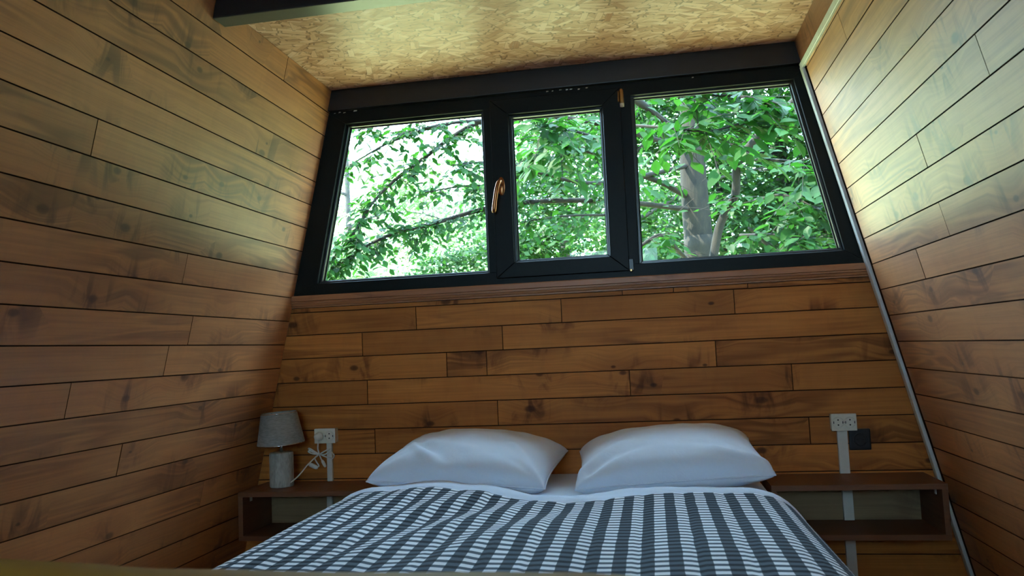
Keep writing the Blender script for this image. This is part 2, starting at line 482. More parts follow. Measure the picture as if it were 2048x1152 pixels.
# ------------------------------------------------------------------ plank: local X along, local Z up the wall, local -Y is the face
def plank_mesh(x0b, x1b, x0t, x1t, h, th=0.014, ch=0.0007):
    """front face chamfered on its long edges; ends may be cut on the slant (b = bottom, t = top)"""
    hh = h / 2
    def xl(z): return x0b + (x0t - x0b) * (z + hh) / h
    def xr(z): return x1b + (x1t - x1b) * (z + hh) / h
    prof = [(0, -hh + ch), (0, hh - ch), (ch, hh), (th, hh), (th, -hh), (ch, -hh)]   # (depth y, z)
    e = 0.0007
    v = [(xl(z) + (e if y == 0 else 0), y, z) for y, z in prof] + [(xr(z) - (e if y == 0 else 0), y, z) for y, z in prof]
    f = [(5, 4, 3, 2, 1, 0), (6, 7, 8, 9, 10, 11)] + [(i, (i + 1) % 6, 6 + (i + 1) % 6, 6 + i) for i in range(6)]
    me = mesh_py('plank', v, f)
    # stain on sawn edges, painted darker against sheen: every face but the front one
    me.materials.append(None); me.materials.append(MAT['seam_dark'])
    for i, p in enumerate(me.polygons):
        p.material_index = 0 if i == 2 else 1
    return me

GAP = 0.0022
# ------------------------------------------------------------------ floor, ceiling, walls
floor = tag(box('floor', -1.42, 1.42, YR - 0.05, YW + 0.1, -0.06, 0.0, 'floor_wood'), 'dark stained wooden loft floor under the bed', kind='structure')
ceiling = tag(box('ceiling', -1.0, 1.0, YR - 0.9, YW + 0.25, ZC, ZC + 0.05, 'osb_board'), 'oriented strand board ceiling panel above the window', kind='structure')

def sloped_slab(name, s):
    """insulated roof slab behind the boards of one side wall"""
    off = 0.016
    t = 0.14
    z0, z1 = -0.06, ZC + 0.05
    ya, yb = YR - 0.9, YW + 0.25
    v = []
    for y in (ya, yb):
        for z, o_ in ((z0, off), (z1, off), (z1, off + t), (z0, off + t)):
            v.append((s * (half(z) + o_), y, z))
    f = [(0, 1, 2, 3), (7, 6, 5, 4), (0, 4, 5, 1), (1, 5, 6, 2), (2, 6, 7, 3), (3, 7, 4, 0)]
    bm = bmesh.new(); vs = [bm.verts.new(p) for p in v]
    for q in f: bm.faces.new([vs[i] for i in q])
    return link(name, bm_mesh(name, bm), 'seam_dark')
wall_left = tag(sloped_slab('wall_left', -1), 'sloping left wall clad in stained pine boards', kind='structure')
wall_right = tag(sloped_slab('wall_right', 1), 'sloping right wall clad in stained pine boards', kind='structure')

def side_planks(wall, s, z_ref, pitch, ztop, joints, y_front):
    """rows of boards along Y; z_ref = one seam height; joints: {row: [y...]}"""
    k0 = math.floor((0.0 - z_ref) / pitch)
    k = k0
    while True:
        za, zb = z_ref + k * pitch, z_ref + (k + 1) * pitch
        if za >= ztop - 0.004: break
        zb = min(zb, ztop); za = max(za, 0.0)
        ys = sorted(joints.get(k, []))
        if not ys:
            rr = random.Random(k * 31 + (5 if s > 0 else 0))
            ys = [rr.uniform(0.55, 1.35)]
            if rr.random() < 0.45: ys.append(ys[0] + rr.uniform(1.35, 1.9))
            ys = [y for y in ys if y < y_front - 0.3]
        edges = [YR] + [-0.4 + 0.5 * random.Random(k + 77).random()] + ys + [y_front]
        edges = sorted(edges)
        h = (zb - za) / math.cos(SLOPE) - GAP
        zm = (za + zb) / 2
        for a, b_ in zip(edges, edges[1:]):
            L = b_ - a - 0.0012
            me = plank_mesh(-L / 2, L / 2, -L / 2, L / 2, h)
            o = link('plank', me, 'pine_side', wall)
            # local x -> world Y, local z -> up the slope, local -y -> into the room
            xa = Vector((0, 1, 0)) if s < 0 else Vector((0, -1, 0))
            za_ = Vector((-s * math.sin(SLOPE), 0, math.cos(SLOPE)))
            ya_ = za_.cross(xa)
            m = Matrix((xa, ya_, za_)).transposed().to_4x4()
            jit = random.uniform(-0.0006, 0.0006)
            m.translation = Vector((s * half(zm), (a + b_) / 2, zm)) + ya_ * jit
            o.matrix_world = m
        k += 1
# seams measured on the boards; row k lies between seam k and k+1
side_planks(wall_left, -1, 1.008, 0.0915, ZC, {5: [1.66], 2: [2.13], 0: [2.22], -2: [1.75], -4: [2.0], 3: [0.9], 4: [0.7], 6: [0.8], 1: [0.85], 8: [0.6], 7: [0.5]}, YW - 0.002)
side_planks(wall_right, 1, 0.921, 0.0885, 1.905, {10: [2.35], 6: [1.66], 5: [2.10], 3: [2.11], 2: [2.37], 9: [0.9], 8: [0.7], 7: [0.8], 4: [0.9]}, 2.812)

# reddish board between ceiling and right wall boards
def right_strip():
    za, zb = 1.925, ZC
    h = (zb - za) / math.cos(SLOPE)
    L = YW - YR
    me = plank_mesh(-L / 2, L / 2, -L / 2, L / 2, h, th=0.014)
    o = link('trim_1', me, 'reddish_board')
    xa = Vector((0, -1, 0)); za_ = Vector((-math.sin(SLOPE), 0, math.cos(SLOPE))); ya_ = za_.cross(xa)
    m = Matrix((xa, ya_, za_)).transposed().to_4x4()
    zm = (za + zb) / 2
    m.translation = Vector((half(zm), (YW + YR) / 2, zm))
    o.matrix_world = m
    tag(o, 'dark reddish board between the ceiling and the right wall', kind='structure')
right_strip()

# pale painted angle strip along the right wall boards: one piece up the corner, one along the top
def bar(name, p0, p1, a, w, b_, t, mat):
    """rectangular bar from p0 to p1, half sizes w along a and t along b"""
    p0, p1, a, b_ = Vector(p0), Vector(p1), Vector(a).normalized(), Vector(b_).normalized()
    c = (p0 + p1) / 2
    bm = bmesh.new(); vs = []
    for p in (p0, p1):
        for i, j in ((-1, -1), (1, -1), (1, 1), (-1, 1)):
            vs.append(bm.verts.new(p + a * w * i + b_ * t * j - c))
    for q in ((0, 1, 2, 3), (7, 6, 5, 4), (0, 4, 5, 1), (1, 5, 6, 2), (2, 6, 7, 3), (3, 7, 4, 0)):
        bm.faces.new([vs[i] for i in q])
    bmesh.ops.recalc_face_normals(bm, faces=bm.faces)
    bmesh.ops.bevel(bm, geom=bm.edges[:], offset=0.0015, segments=1, affect='EDGES')
    return link(name, bm_mesh(name, bm), mat, None, c)
up_s = Vector((-math.sin(SLOPE), 0, math.cos(SLOPE)))
nrm_in = Vector((-math.cos(SLOPE), 0, -math.sin(SLOPE)))
ya = 2.83
zt = 1.914
tag(bar('trim_2', Vector((half(0.0) + 0.0, ya + 0.02, 0.0)) + nrm_in * 0.004, Vector((half(zt), ya + 0.02, zt)) + nrm_in * 0.004, (0, 1, 0), 0.014, nrm_in, 0.006, 'trim_paint'),
    'pale grey corner strip running down beside the window', kind='structure')
tag(bar('trim_3', Vector((half(zt), YR, zt)) + nrm_in * 0.003, Vector((half(zt), ya + 0.03, zt)) + nrm_in * 0.003, up_s, 0.011, nrm_in, 0.006, 'trim_paint'),
    'pale grey strip along the top of the right wall boards', kind='structure')

# end wall: boards below the window
def wall_back():
    zt = 1.194
    poly = [(-half(0) - 0.1, 0.0), (half(0) + 0.1, 0.0), (half(zt) + 0.1, zt), (-half(zt) - 0.1, zt)]
    w = prism_xz('wall_back', poly, YW + 0.014, YW + 0.12, 'seam_dark')
    # keep the wall's origin at the world origin so its boards can be parented plainly
    me = w.data; me.transform(Matrix.Translation(w.location)); w.location = (0, 0, 0)
    tag(w, 'end wall below the window, clad in honey brown pine boards', kind='structure')
    zs = [1.131 + 0.019, 1.131] + [1.042 - 0.0935 * i + (0.002 if i else 0) for i in range(0, 13)]
    XJ = {0: [0.405, 0.22, 0.665], 1: [-0.570, -0.008, 0.615], 2: [-0.79, -0.235], 3: [-0.455, -0.30, 0.54], 4: [-0.775, 0.23, 0.795], 5: [-0.265], 6: [-0.75, 0.84], 7: [0.1], 8: [-0.5, 0.6], 9: [-0.2], 10: [0.3], 11: [-0.7]}
    for k, (zb, za) in enumerate(zip(zs, zs[1:])):
        if zb <= 0.02: break
        za = max(za, 0.0)
        h = zb - za - GAP
        zm = (za + zb) / 2
        xe = [(-half(za) - 0.012, -half(zb) - 0.012)] + [(x, x) for x in sorted(XJ.get(k, []))] + [(half(za) + 0.012, half(zb) + 0.012)]
        for (ab, at), (bb, bt) in zip(xe, xe[1:]):
            c = (ab + bb) / 2
            g = 0.0006
            me = plank_mesh(ab - c + g, bb - c - g, at - c + g, bt - c - g, h)
            o = link('plank', me, 'pine_back', w, (c, YW + random.uniform(-0.0005, 0.0005), zm))
    return w
w_back = wall_back()

# rear gable behind the camera with a large glazed opening (the loft's other window)
def rear_gable():
    bm = bmesh.new()
    def quad(poly):
        a = [bm.verts.new((x, YR - 0.05, z)) for x, z in poly]; b_ = [bm.verts.new((x, YR, z)) for x, z in poly]
        bm.faces.new(a); bm.faces.new(b_[::-1])
        for i in range(len(poly)):
            bm.faces.new((a[i], b_[i], b_[(i + 1) % len(poly)], a[(i + 1) % len(poly)]))
    z0, z1, hw = 1.15, 1.87, 0.47
    quad([(-half(0), 0), (half(0), 0), (half(z0), z0), (-half(z0), z0)])
    quad([(-half(z1), z1), (half(z1), z1), (half(ZC), ZC), (-half(ZC), ZC)])
    quad([(-half(z0), z0), (-hw, z0), (-hw, z1), (-half(z1), z1)])
    quad([(hw, z0), (half(z0), z0), (half(z1), z1), (hw, z1)])
    w = link('wall_rear', bm_mesh('wall_rear', bm), 'pine_side')
    tag(w, 'rear gable wall behind the viewpoint, pine clad', kind='structure')
    win = empty('window_2', (0, YR - 0.025, z0)); tag(win, 'glazed opening in the rear gable', kind='structure')
    b0 = (0, YR - 0.025, z0)
    for x in (-hw + 0.025, 0.0, hw - 0.025):
        box('window_post', x - 0.025, x + 0.025, YR - 0.055, YR + 0.004, z0, z1, 'frame_dark', win, 0.002, rel=b0)
    for x0, x1 in ((-hw + 0.05, -0.025), (0.025, hw - 0.05)):
        box('window_pane', x0, x1, YR - 0.03, YR - 0.026, z0, z1, 'window_glass', win, 0, rel=b0)
rear_gable()

# ------------------------------------------------------------------ window_1 in the end wall
def window_main():
    zb, zt = 1.195, 1.925
    b0 = (0, YW, zb)
    win = empty('window_1', b0)
    tag(win, 'dark three light window with sloping sides above the bed', kind='structure')
    yf, yb = YW - 0.006, YW + 0.065
    P1 = [(-0.967, 1.243), (-0.2735, 1.243), (-0.274, 1.874), (-0.832, 1.874)]      # left fixed pane
    P3 = [(0.288, 1.243), (1.000, 1.246), (0.872, 1.876), (0.290, 1.880)]           # right fixed pane
    hb, ht = half(zb) + 0.012, half(zt) + 0.012
    pr = lambda n, poly, y0=yf, y1=yb, m='frame_dark', bev=0.002, par=win: prism_xz(n, poly, y0, y1, m, par, bev, base=b0)
    # outer frame members
    pr('frame_stile', [(-hb, zb), P1[0], P1[3], (-ht, zt)])
    pr('frame_stile', [P3[1], (hb, zb), (ht, zt), P3[2]])
    pr('frame_rail', [(-hb, zb), (hb, zb), P3[1], (-0.967, 1.243)])
    pr('frame_rail', [P1[3], (0.872, 1.876), (ht, zt), (-ht, zt)])
    pr('mullion', [(-0.2737, 1.243), (-0.215, 1.243), (-0.215, 1.876), (-0.2737, 1.876)])
    pr('mullion', [(0.226, 1.243), (0.288, 1.243), (0.290, 1.878), (0.226, 1.878)])
    # head board above the frame
    pr('head_board', [(-half(zt) - 0.01, zt + 0.002), (half(zt) + 0.01, zt + 0.002), (half(ZC) + 0.01, ZC), (-half(ZC) - 0.01, ZC)], YW - 0.022, yb, 'black_beam', 0.003)
    # beads and panes
    def shrink(poly, d):
        n = len(poly); out = []
        cx = sum(p[0] for p in poly) / n; cz = sum(p[1] for p in poly) / n
        for i in range(n):
            p0, p1, p2 = Vector(poly[i - 1]), Vector(poly[i]), Vector(poly[(i + 1) % n])
            e1 = (p1 - p0).normalized(); e2 = (p2 - p1).normalized()
            n1 = Vector((-e1.y, e1.x)); n2 = Vector((-e2.y, e2.x))
            bis = (n1 + n2); bis = bis / (1 + n1.dot(n2))
            out.append(tuple(p1 + bis * d))
        return out
    def glazing(poly, par, yg, yf_):
        inner = shrink(poly, 0.010)
        for i in range(4):
            q = [poly[i], poly[(i + 1) % 4], inner[(i + 1) % 4], inner[i]]
            pr('glazing_bead', q, yf_, yg, 'bead_dark', 0.0015, par)
        inner2 = shrink(inner, -0.004)
        g = pr('glass_pane', inner2, yg + 0.001, yg + 0.005, 'window_glass', 0, par)
        inn3 = shrink(inner, 0.004)
        for i in range(4):
            q = [inner[i], inner[(i + 1) % 4], inn3[(i + 1) % 4], inn3[i]]
            pr('gasket', q, yg - 0.004, yg + 0.0005, 'gasket', 0, par)
        return g
    glazing(P1, win, YW + 0.034, YW + 0.012)
    glazing(P3, win, YW + 0.034, YW + 0.012)
    # opening sash in the middle, mitred
    o4 = [(-0.243, 1.219), (0.252, 1.219), (0.252, 1.903), (-0.243, 1.903)]
    i4 = [(-0.173, 1.275), (0.185, 1.275), (0.185, 1.843), (-0.173, 1.843)]
    sash = empty('sash', (0, 0, 0)); sash.parent = win
    for i, nm in enumerate(('sash_rail', 'sash_stile', 'sash_rail', 'sash_stile')):
        pr(nm, [o4[i], o4[(i + 1) % 4], i4[(i + 1) % 4], i4[i]], YW - 0.024, YW + 0.05, 'frame_dark', 0.0022, sash)
    glazing(i4, sash, YW + 0.022, YW - 0.004)
    # handle: oval rose, neck and hanging lever
    yh = YW - 0.024
    hx, hz = -0.209, 1.566
    bm = bmesh.new()
    ring = []
    for dy, sc in ((0, 1.0), (-0.008, 1.0), (-0.011, 0.85)):
        ring.append([bm.verts.new((0.0135 * sc * math.cos(t), dy, (0.036 if True else 0) * sc * math.sin(t))) for t in [2 * math.pi * i / 24 for i in range(24)]])
    for a, b_ in zip(ring, ring[1:]):
        for i in range(24): bm.faces.new((a[i], a[(i + 1) % 24], b_[(i + 1) % 24], b_[i]))
    bm.faces.new(ring[0]); bm.faces.new(ring[-1][::-1])
    hroot = link('handle', bm_mesh('handle', bm, True), 'bronze', sash, Vector((hx, yh, hz)) - Vector(b0))
    lp = smooth_path([(0, -0.008, 0.012), (0, -0.035, 0.012), (-0.006, -0.047, -0.002), (-0.016, -0.048, -0.045), (-0.026, -0.044, -0.105)], 8)
    link('handle_lever', tube_mesh('handle_lever', lp, [0.0085] * (len(lp) - 6) + [0.0085, 0.009, 0.009, 0.009, 0.0085, 0.006], 12), 'bronze', hroot)
    # hinges
    t = smooth_path([(0.258, YW - 0.026, 1.842), (0.258, YW - 0.027, 1.87), (0.257, YW - 0.026, 1.897)], 5)
    hg = link('hinge', tube_mesh('hinge', [Vector(p) - Vector(b0) for p in t], [0.0075] * (len(t) - 1) + [0.005], 12), 'old_brass', win)
    link('hinge_cap', lathe('hinge_cap', [(0.0078, 0), (0.0078, 0.012), (0.004, 0.015)], 'white_plastic').data, 'white_plastic', hg, Vector((0.258, YW - 0.026, 1.829)) - Vector(b0))
    bpy.data.objects.remove(bpy.data.objects['hinge_cap'])
    pin = smooth_path([(0.246, YW - 0.028, 1.848), (0.246, YW - 0.028, 1.868), (0.247, YW - 0.028, 1.888)], 3)
    link('hinge_pin', tube_mesh('hinge_pin', [Vector(p) - Vector(b0) for p in pin], [0.003] * len(pin), 8), 'old_brass', hg)
    lo = box('hinge', 0.250, 0.268, YW - 0.022, YW - 0.004, 1.218, 1.262, 'black_plastic', win, 0.002, rel=b0)
    o2 = box('hinge_pin', 0.253, 0.262, YW - 0.030, YW - 0.02, 1.214, 1.224, 'old_brass', lo, 0.002, rel=(0.259, YW - 0.013, 1.24))
window_main()
def paint_chips():
    win = bpy.data.objects['window_1']
    rr = random.Random(4)
    for x in [-0.875, -0.855, -0.835, -0.79, -0.02, 0.0, 0.03, 0.055, 0.07, 0.10, 0.13, 0.52]:
        w = rr.uniform(0.006, 0.016); h = rr.uniform(0.0012, 0.0028); z = 1.921 + rr.uniform(-0.003, 0.002)
        poly = [(x - w / 2, z - h), (x + w / 2 * rr.uniform(0.6, 1), z - h * 0.6), (x + w / 2, z + h * 0.7), (x - w / 2 * rr.uniform(0.5, 1), z + h)]
        prism_xz('paint_chip', poly, YW - 0.0075, YW - 0.006, 'white_plastic', win, 0, base=(0, YW, 1.195))
paint_chips()

# moulding under the window
def sill_moulding():
    # stepped section extruded along X, ends cut to the slope
    prof = [(YW + 0.013, 1.197), (YW - 0.020, 1.197), (YW - 0.022, 1.194), (YW - 0.022, 1.176), (YW - 0.017, 1.173), (YW - 0.017, 1.168), (YW - 0.012, 1.166), (YW - 0.010, 1.158), (YW - 0.005, 1.155), (YW - 0.005, 1.1505), (YW + 0.013, 1.1505)]
    zc = 1.174
    v = []; n = len(prof)
    for s in (-1, 1):
        for y, z in prof:
            e = half(z) + 0.010
            v.append((s * e, y - YW, z - zc))
    f = [tuple(range(n)), tuple(range(n, 2 * n))[::-1]] + [(i, i + n, (i + 1) % n + n, (i + 1) % n) for i in range(n)]
    bm = bmesh.new(); vs = [bm.verts.new(p) for p in v]
    for q in f: bm.faces.new([vs[i] for i in q])
    o = link('trim_4', bm_mesh('trim_4', bm), 'moulding_wood', None, (0, YW, zc))
    tag(o, 'brown stepped wooden moulding under the window', kind='structure')
sill_moulding()

# black tie beam across the ceiling
zb = 1.951
bp = [(-half(zb) + 0.003, zb), (half(zb) - 0.003, zb), (half(ZC) - 0.001, ZC - 0.001), (-half(ZC) + 0.001, ZC - 0.001)]
tag(prism_xz('ceiling_beam', bp, 2.018, 2.085, 'black_beam', None, 0.003), 'black painted cross beam under the strand board ceiling', 'beam')

# ------------------------------------------------------------------ bed
BX = 0.0
bed = empty('bed', (BX, 1.86, 0)); tag(bed, 'double bed with white mattress against the pine end wall', 'bed')
br = (BX, 1.86, 0)
def rounded_slab(name, hx, hy, z0, z1, r, mat, parent, loc, seg=4):
    bm = bmesh.new()
    box_bm(bm, -hx, hx, -hy, hy, z0, z1)
    bmesh.ops.recalc_face_normals(bm, faces=bm.faces)
    bmesh.ops.bevel(bm, geom=bm.edges[:], offset=r, segments=seg, affect='EDGES', profile=0.5)
    return link(name, bm_mesh(name, bm, True), mat, parent, loc)
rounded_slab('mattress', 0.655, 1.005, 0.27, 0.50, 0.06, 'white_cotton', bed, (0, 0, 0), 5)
for sx in (-1, 1):
    box('side_rail', sx * 0.66 - 0.018, sx * 0.66 + 0.018, 0.85, 2.87, 0.14, 0.28, 'laminate', bed, 0.003, rel=br)
box('foot_rail', -0.642, 0.642, 0.83, 0.85, 0.14, 0.28, 'laminate', bed, 0.003, rel=br)
box('slat_base', -0.64, 0.64, 0.86, 2.86, 0.24, 0.268, 'raw_pine', bed, 0.002, rel=br)
for sx in (-0.64, 0.64):
    for y in (0.9, 2.8):
        box('leg', sx - 0.03, sx + 0.03, y - 0.03, y + 0.03, 0.0, 0.14, 'laminate', bed, 0.003, rel=br)

def cloth_profile(a, R, drop):
    """arc-length parametrised cross section: s -> (x, z below top, angle)"""
    arc = R * math.pi / 2
    def f(s):
        sg = 1 if s >= 0 else -1; q = abs(s)
        if q <= a: return sg * q, 0.0, 0.0
        if q <= a + arc:
            t = (q - a) / R
            return sg * (a + R * math.sin(t)), -R * (1 - math.cos(t)), t * sg
        d = q - a - arc
        return sg * (a + R + 0.10 * d), -R - d, math.pi / 2 * sg
    return f
def cloth(name, a, R, top, hang, y0, y1, ns, ny, mat, hfun, thick=0.006, yedge=None, uv=True):
    f = cloth_profile(a, R, hang)
    smax = a + R * math.pi / 2 + hang
    V, F, UV = [], [], []
    for j in range(ny + 1):
        for i in range(ns + 1):
            s = -smax + 2 * smax * i / ns
            t = j / ny
            x, dz, ang = f(s)
            ye = y1 + (yedge(x) if yedge else 0.0)
            y = y0 + (ye - y0) * t
            h = hfun(x, y, s)
            nx, nz = math.sin(ang), math.cos(ang)
            V.append((x + nx * h, y, top + dz + nz * h))
            UV.append((s, y - y0 + 0.03 * math.sin(x * 2.2 + 0.4)))
    for j in range(ny):
        for i in range(ns):
            p = j * (ns + 1) + i
            F.append((p, p + 1, p + ns + 2, p + ns + 1))
    me = mesh_py(name, V, F, True)
    if uv:
        ul = me.uv_layers.new(name='cloth')
        for lp in me.loops:
            ul.data[lp.index].uv = UV[lp.vertex_index]
    o = link(name, me, mat)
    m = o.modifiers.new('thickness', 'SOLIDIFY'); m.thickness = thick; m.offset = -1
    return o
def gauss(x, y, cx, cy, sx, sy): return math.exp(-((x - cx) / sx) ** 2 - ((y - cy) / sy) ** 2)
def blanket_h(x, y, s):
    h = 0.0
    # quilting channels run down the bed
    q = (s / 0.108) % 1.0
    h -= 0.0030 * math.exp(-((q - 0.5) / 0.10) ** 2)
    h += 0.018 * gauss(x, y, -0.33, 2.33, 0.20, 0.30) - 0.010 * gauss(x, y, 0.05, 2.25, 0.16, 0.25)
    h += 0.014 * gauss(x, y, -0.05, 1.75, 0.25, 0.25) - 0.010 * gauss(x, y, 0.22, 1.8, 0.16, 0.35)
    h += 0.010 * gauss(x, y, 0.38, 1.6, 0.2, 0.3)
    p = Vector((x * 2.6, y * 1.5, 0.3))
    h += 0.010 * mnoise.noise(p)
    # ripples along the diagonal crease on the left half
    u = (x + 0.33) * 0.85 + (y - 2.1) * -0.45
    h += 0.006 * math.sin(u * 34) * gauss(x, y, -0.22, 1.95, 0.28, 0.45)
    if abs(s) > 0.75:
        h += 0.012 * math.sin(y * 9 + 1.3 * (1 if s > 0 else -1)) * min(1, (abs(s) - 0.75) / 0.15)
    return h
def edge_back(x):
    return 0.05 * math.exp(-((x + 0.42) / 0.26) ** 2) - 0.045 * math.exp(-((x - 0.03) / 0.2) ** 2)
blanket = cloth('blanket', 0.56, 0.165, 0.528, 0.13, 0.815, 2.255, 150, 110, 'gingham_cotton', blanket_h, 0.007, edge_back)
tag(blanket, 'quilted black and white gingham bedspread covering the double bed', 'bedspread')
def sheet_h(x, y, s):
    ye = 2.255 + edge_back(x)                      # hem of the bedspread lying on the sheet
    k = max(0.0, min(1.0, (y - ye) / 0.03))
    return blanket_h(x, min(y, 2.3), s) - 0.011 + k * (0.014 * max(0.0, min(1.0, (ye + 0.13 - y) / 0.04)) + 0.004 * math.sin(y * 70 + x * 5 + 2 * math.sin(x * 4)))
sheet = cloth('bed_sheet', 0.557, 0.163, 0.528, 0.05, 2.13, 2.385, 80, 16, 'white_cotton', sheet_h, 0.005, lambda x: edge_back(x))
tag(sheet, 'white top sheet edge folded out above the gingham bedspread', 'sheet')

def pillow(label, loc, rz, rx, ry, W=0.33, H=0.235, T=0.098, seed=0, creases=()):
    n = 44; m = 34
    V, F = [], []
    def pt(u, v, side):
        # outline: sides pulled in between the corners
        px = W * u * (1 - 0.05 * (1 - v * v) * (abs(u) ** 2))
        py = H * v * (1 - 0.05 * (1 - u * u) * (abs(v) ** 2))
        th = T * max(0.0, (1 - u ** 4) * (1 - v ** 4)) ** 0.38 * (1 - 0.28 * (u * u))
        w = mnoise.noise(Vector((px * 7 + seed, py * 7, side * 3.0))) * 0.010 + mnoise.noise(Vector((px * 20 + seed, py * 26, side))) * 0.0035
        edge = min(1.0, (1 - max(abs(u), abs(v))) / 0.25)
        # wrinkles fan from the corners
        for cx, cy in ((-1, -1), (1, -1), (-1, 1), (1, 1)):
            d = math.hypot(u - cx, v - cy)
            a = math.atan2(v - cy, u - cx)
            w += 0.006 * math.sin(a * 13 + seed) * math.exp(-(d / 0.55) ** 2)
        for (a0, b0_, a1, b1_, dep, wd) in creases:
            du, dv = a1 - a0, b1_ - b0_
            t = max(0.0, min(1.0, ((u - a0) * du + (v - b0_) * dv) / (du * du + dv * dv)))
            dist = math.hypot(u - a0 - t * du, v - b0_ - t * dv)
            if side > 0: th += 1.7 * dep * math.exp(-(dist / wd) ** 2) * (1 - 0.5 * t)
        return (px, py, side * (th + w * edge) if side > 0 else -(th * 0.62 + w * 0.5 * edge))
    idx = {}
    for side in (1, -1):
        for j in range(m + 1):
            for i in range(n + 1):
                u = math.sin((-1 + 2 * i / n) * math.pi / 2); v = math.sin((-1 + 2 * j / m) * math.pi / 2)
                border = i in (0, n) or j in (0, m)
                if side < 0 and border:
                    idx[side, i, j] = idx[1, i, j]; continue
                idx[side, i, j] = len(V); V.append(pt(u, v, side))
        for j in range(m):
            for i in range(n):
                q = [idx[side, i, j], idx[side, i + 1, j], idx[side, i + 1, j + 1], idx[side, i, j + 1]]
                F.append(tuple(q if side > 0 else q[::-1]))
    root = empty('pillow', loc); root.rotation_euler = (rx, ry, rz)
    tag(root, label, 'pillow', 'pillows at the head of the bed')
    me = mesh_py('pillow_body', V, F, True)
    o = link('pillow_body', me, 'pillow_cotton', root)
    ss = o.modifiers.new('soft', 'SUBSURF'); ss.levels = 1; ss.render_levels = 1
    # piped seam and the loose hem of the pillowcase
    loop = [V[idx[1, i, 0]] for i in range(n)] + [V[idx[1, n, j]] for j in range(m)] + [V[idx[1, n - i, m]] for i in range(n)] + [V[idx[1, 0, m - j]] for j in range(m)]
    loop.append(loop[0])
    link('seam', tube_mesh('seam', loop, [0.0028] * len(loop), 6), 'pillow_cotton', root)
    return root
pillow('left white pillow, the one nearer the table lamp', (-0.305, 2.61, 0.565), math.radians(-3), math.radians(7), math.radians(2.5), 0.29, 0.225, 0.098, seed=2.0, creases=((-0.62, -0.40, -0.28, -0.93, 0.014, 0.07), (-0.50, -0.40, -0.10, -0.85, -0.012, 0.07), (-0.45, -0.25, 0.1, -0.6, 0.010, 0.06), (0.55, -0.2, 0.9, -0.9, 0.010, 0.06), (0.0, 0.1, -0.1, -0.35, 0.006, 0.05)))
pillow('right white pillow, the one nearer the black wall outlet', (0.345, 2.60, 0.565), math.radians(2.5), math.radians(7), math.radians(-3.0), 0.292, 0.225, 0.098, seed=9.0, creases=((-0.95, -0.8, -0.5, -0.3, 0.012, 0.07), (-0.85, -0.85, -0.35, -0.55, -0.010, 0.06), (0.95, -0.9, 0.45, -0.75, 0.010, 0.06), (0.1, 0.1, 0.08, -0.4, 0.005, 0.04)))

# ------------------------------------------------------------------ nightstands: open wall-hung boxes
def nightstand(label, xa, xb):
    z0, z1, yf = 0.302, 0.476, 2.655
    t = 0.018
    b0 = ((xa + xb) / 2, YW, z0)
    r = empty('nightstand', b0)
    tag(r, label, 'nightstand', 'wall hung nightstands beside the bed')
    box('top_panel', xa, xb, yf, YW - 0.002, z1 - t, z1, 'laminate', r, 0.0012, rel=b0)
    box('bottom_panel', xa, xb, yf, YW - 0.002, z0, z0 + t, 'laminate', r, 0.0012, rel=b0)
    box('side_panel', xa, xa + t, yf, YW - 0.002, z0 + t, z1 - t, 'laminate', r, 0.0012, rel=b0)
    box('side_panel', xb - t, xb, yf, YW - 0.002, z0 + t, z1 - t, 'laminate', r, 0.0012, rel=b0)
    box('back_panel', xa + t + 0.001, xb - t - 0.001, YW - 0.010, YW - 0.002, z0 + t, z1 - t, 'raw_pine', r, 0.0008, rel=b0)
    x = xa + t if xa < 0 else xb - t
    s = 1 if xa < 0 else -1
    br_ = box('corner_bracket', min(x, x + s * 0.024), max(x, x + s * 0.024), yf + 0.05, yf + 0.066, z1 - t - 0.0025, z1 - t, 'bracket_metal', r, 0.0006, rel=b0)
    cc = ((x + x + s * 0.024) / 2, yf + 0.058, z1 - t - 0.00125)
    box('bracket_arm', min(x, x + s * 0.0025), max(x, x + s * 0.0025), yf + 0.05, yf + 0.066, z1 - t - 0.024, z1 - t - 0.002, 'bracket_metal', br_, 0.0006, rel=cc)
    return r
nightstand('brown open box nightstand under the table lamp', -1.196, -0.668)
nightstand('brown open box nightstand on the wall, empty, under the black outlet', 0.668, 1.196)

# ------------------------------------------------------------------ cable conduits
def conduit(label, x, w, spans):
    b0 = (x, YW, spans[-1][0])
    r = empty('cable_conduit', b0); tag(r, label, 'conduit', 'white cable conduits below the sockets')
    for z0, z1, yo in spans:
        box('duct_cover', x - w / 2, x + w / 2, YW - 0.014 - yo, YW - 0.001 - yo, z0, z1, 'white_plastic', r, 0.0015, rel=b0)
conduit('white cable conduit under the left socket, above the lamp nightstand', -0.932, 0.021, [(0.4765, 0.622, 0.0), (0.321, 0.457, 0.0105), (0.02, 0.301, 0.0)])
conduit('wide white cable conduit running down behind the right nightstand', 0.944, 0.033, [(0.4765, 0.622, 0.0), (0.321, 0.457, 0.0105), (0.02, 0.301, 0.0)])

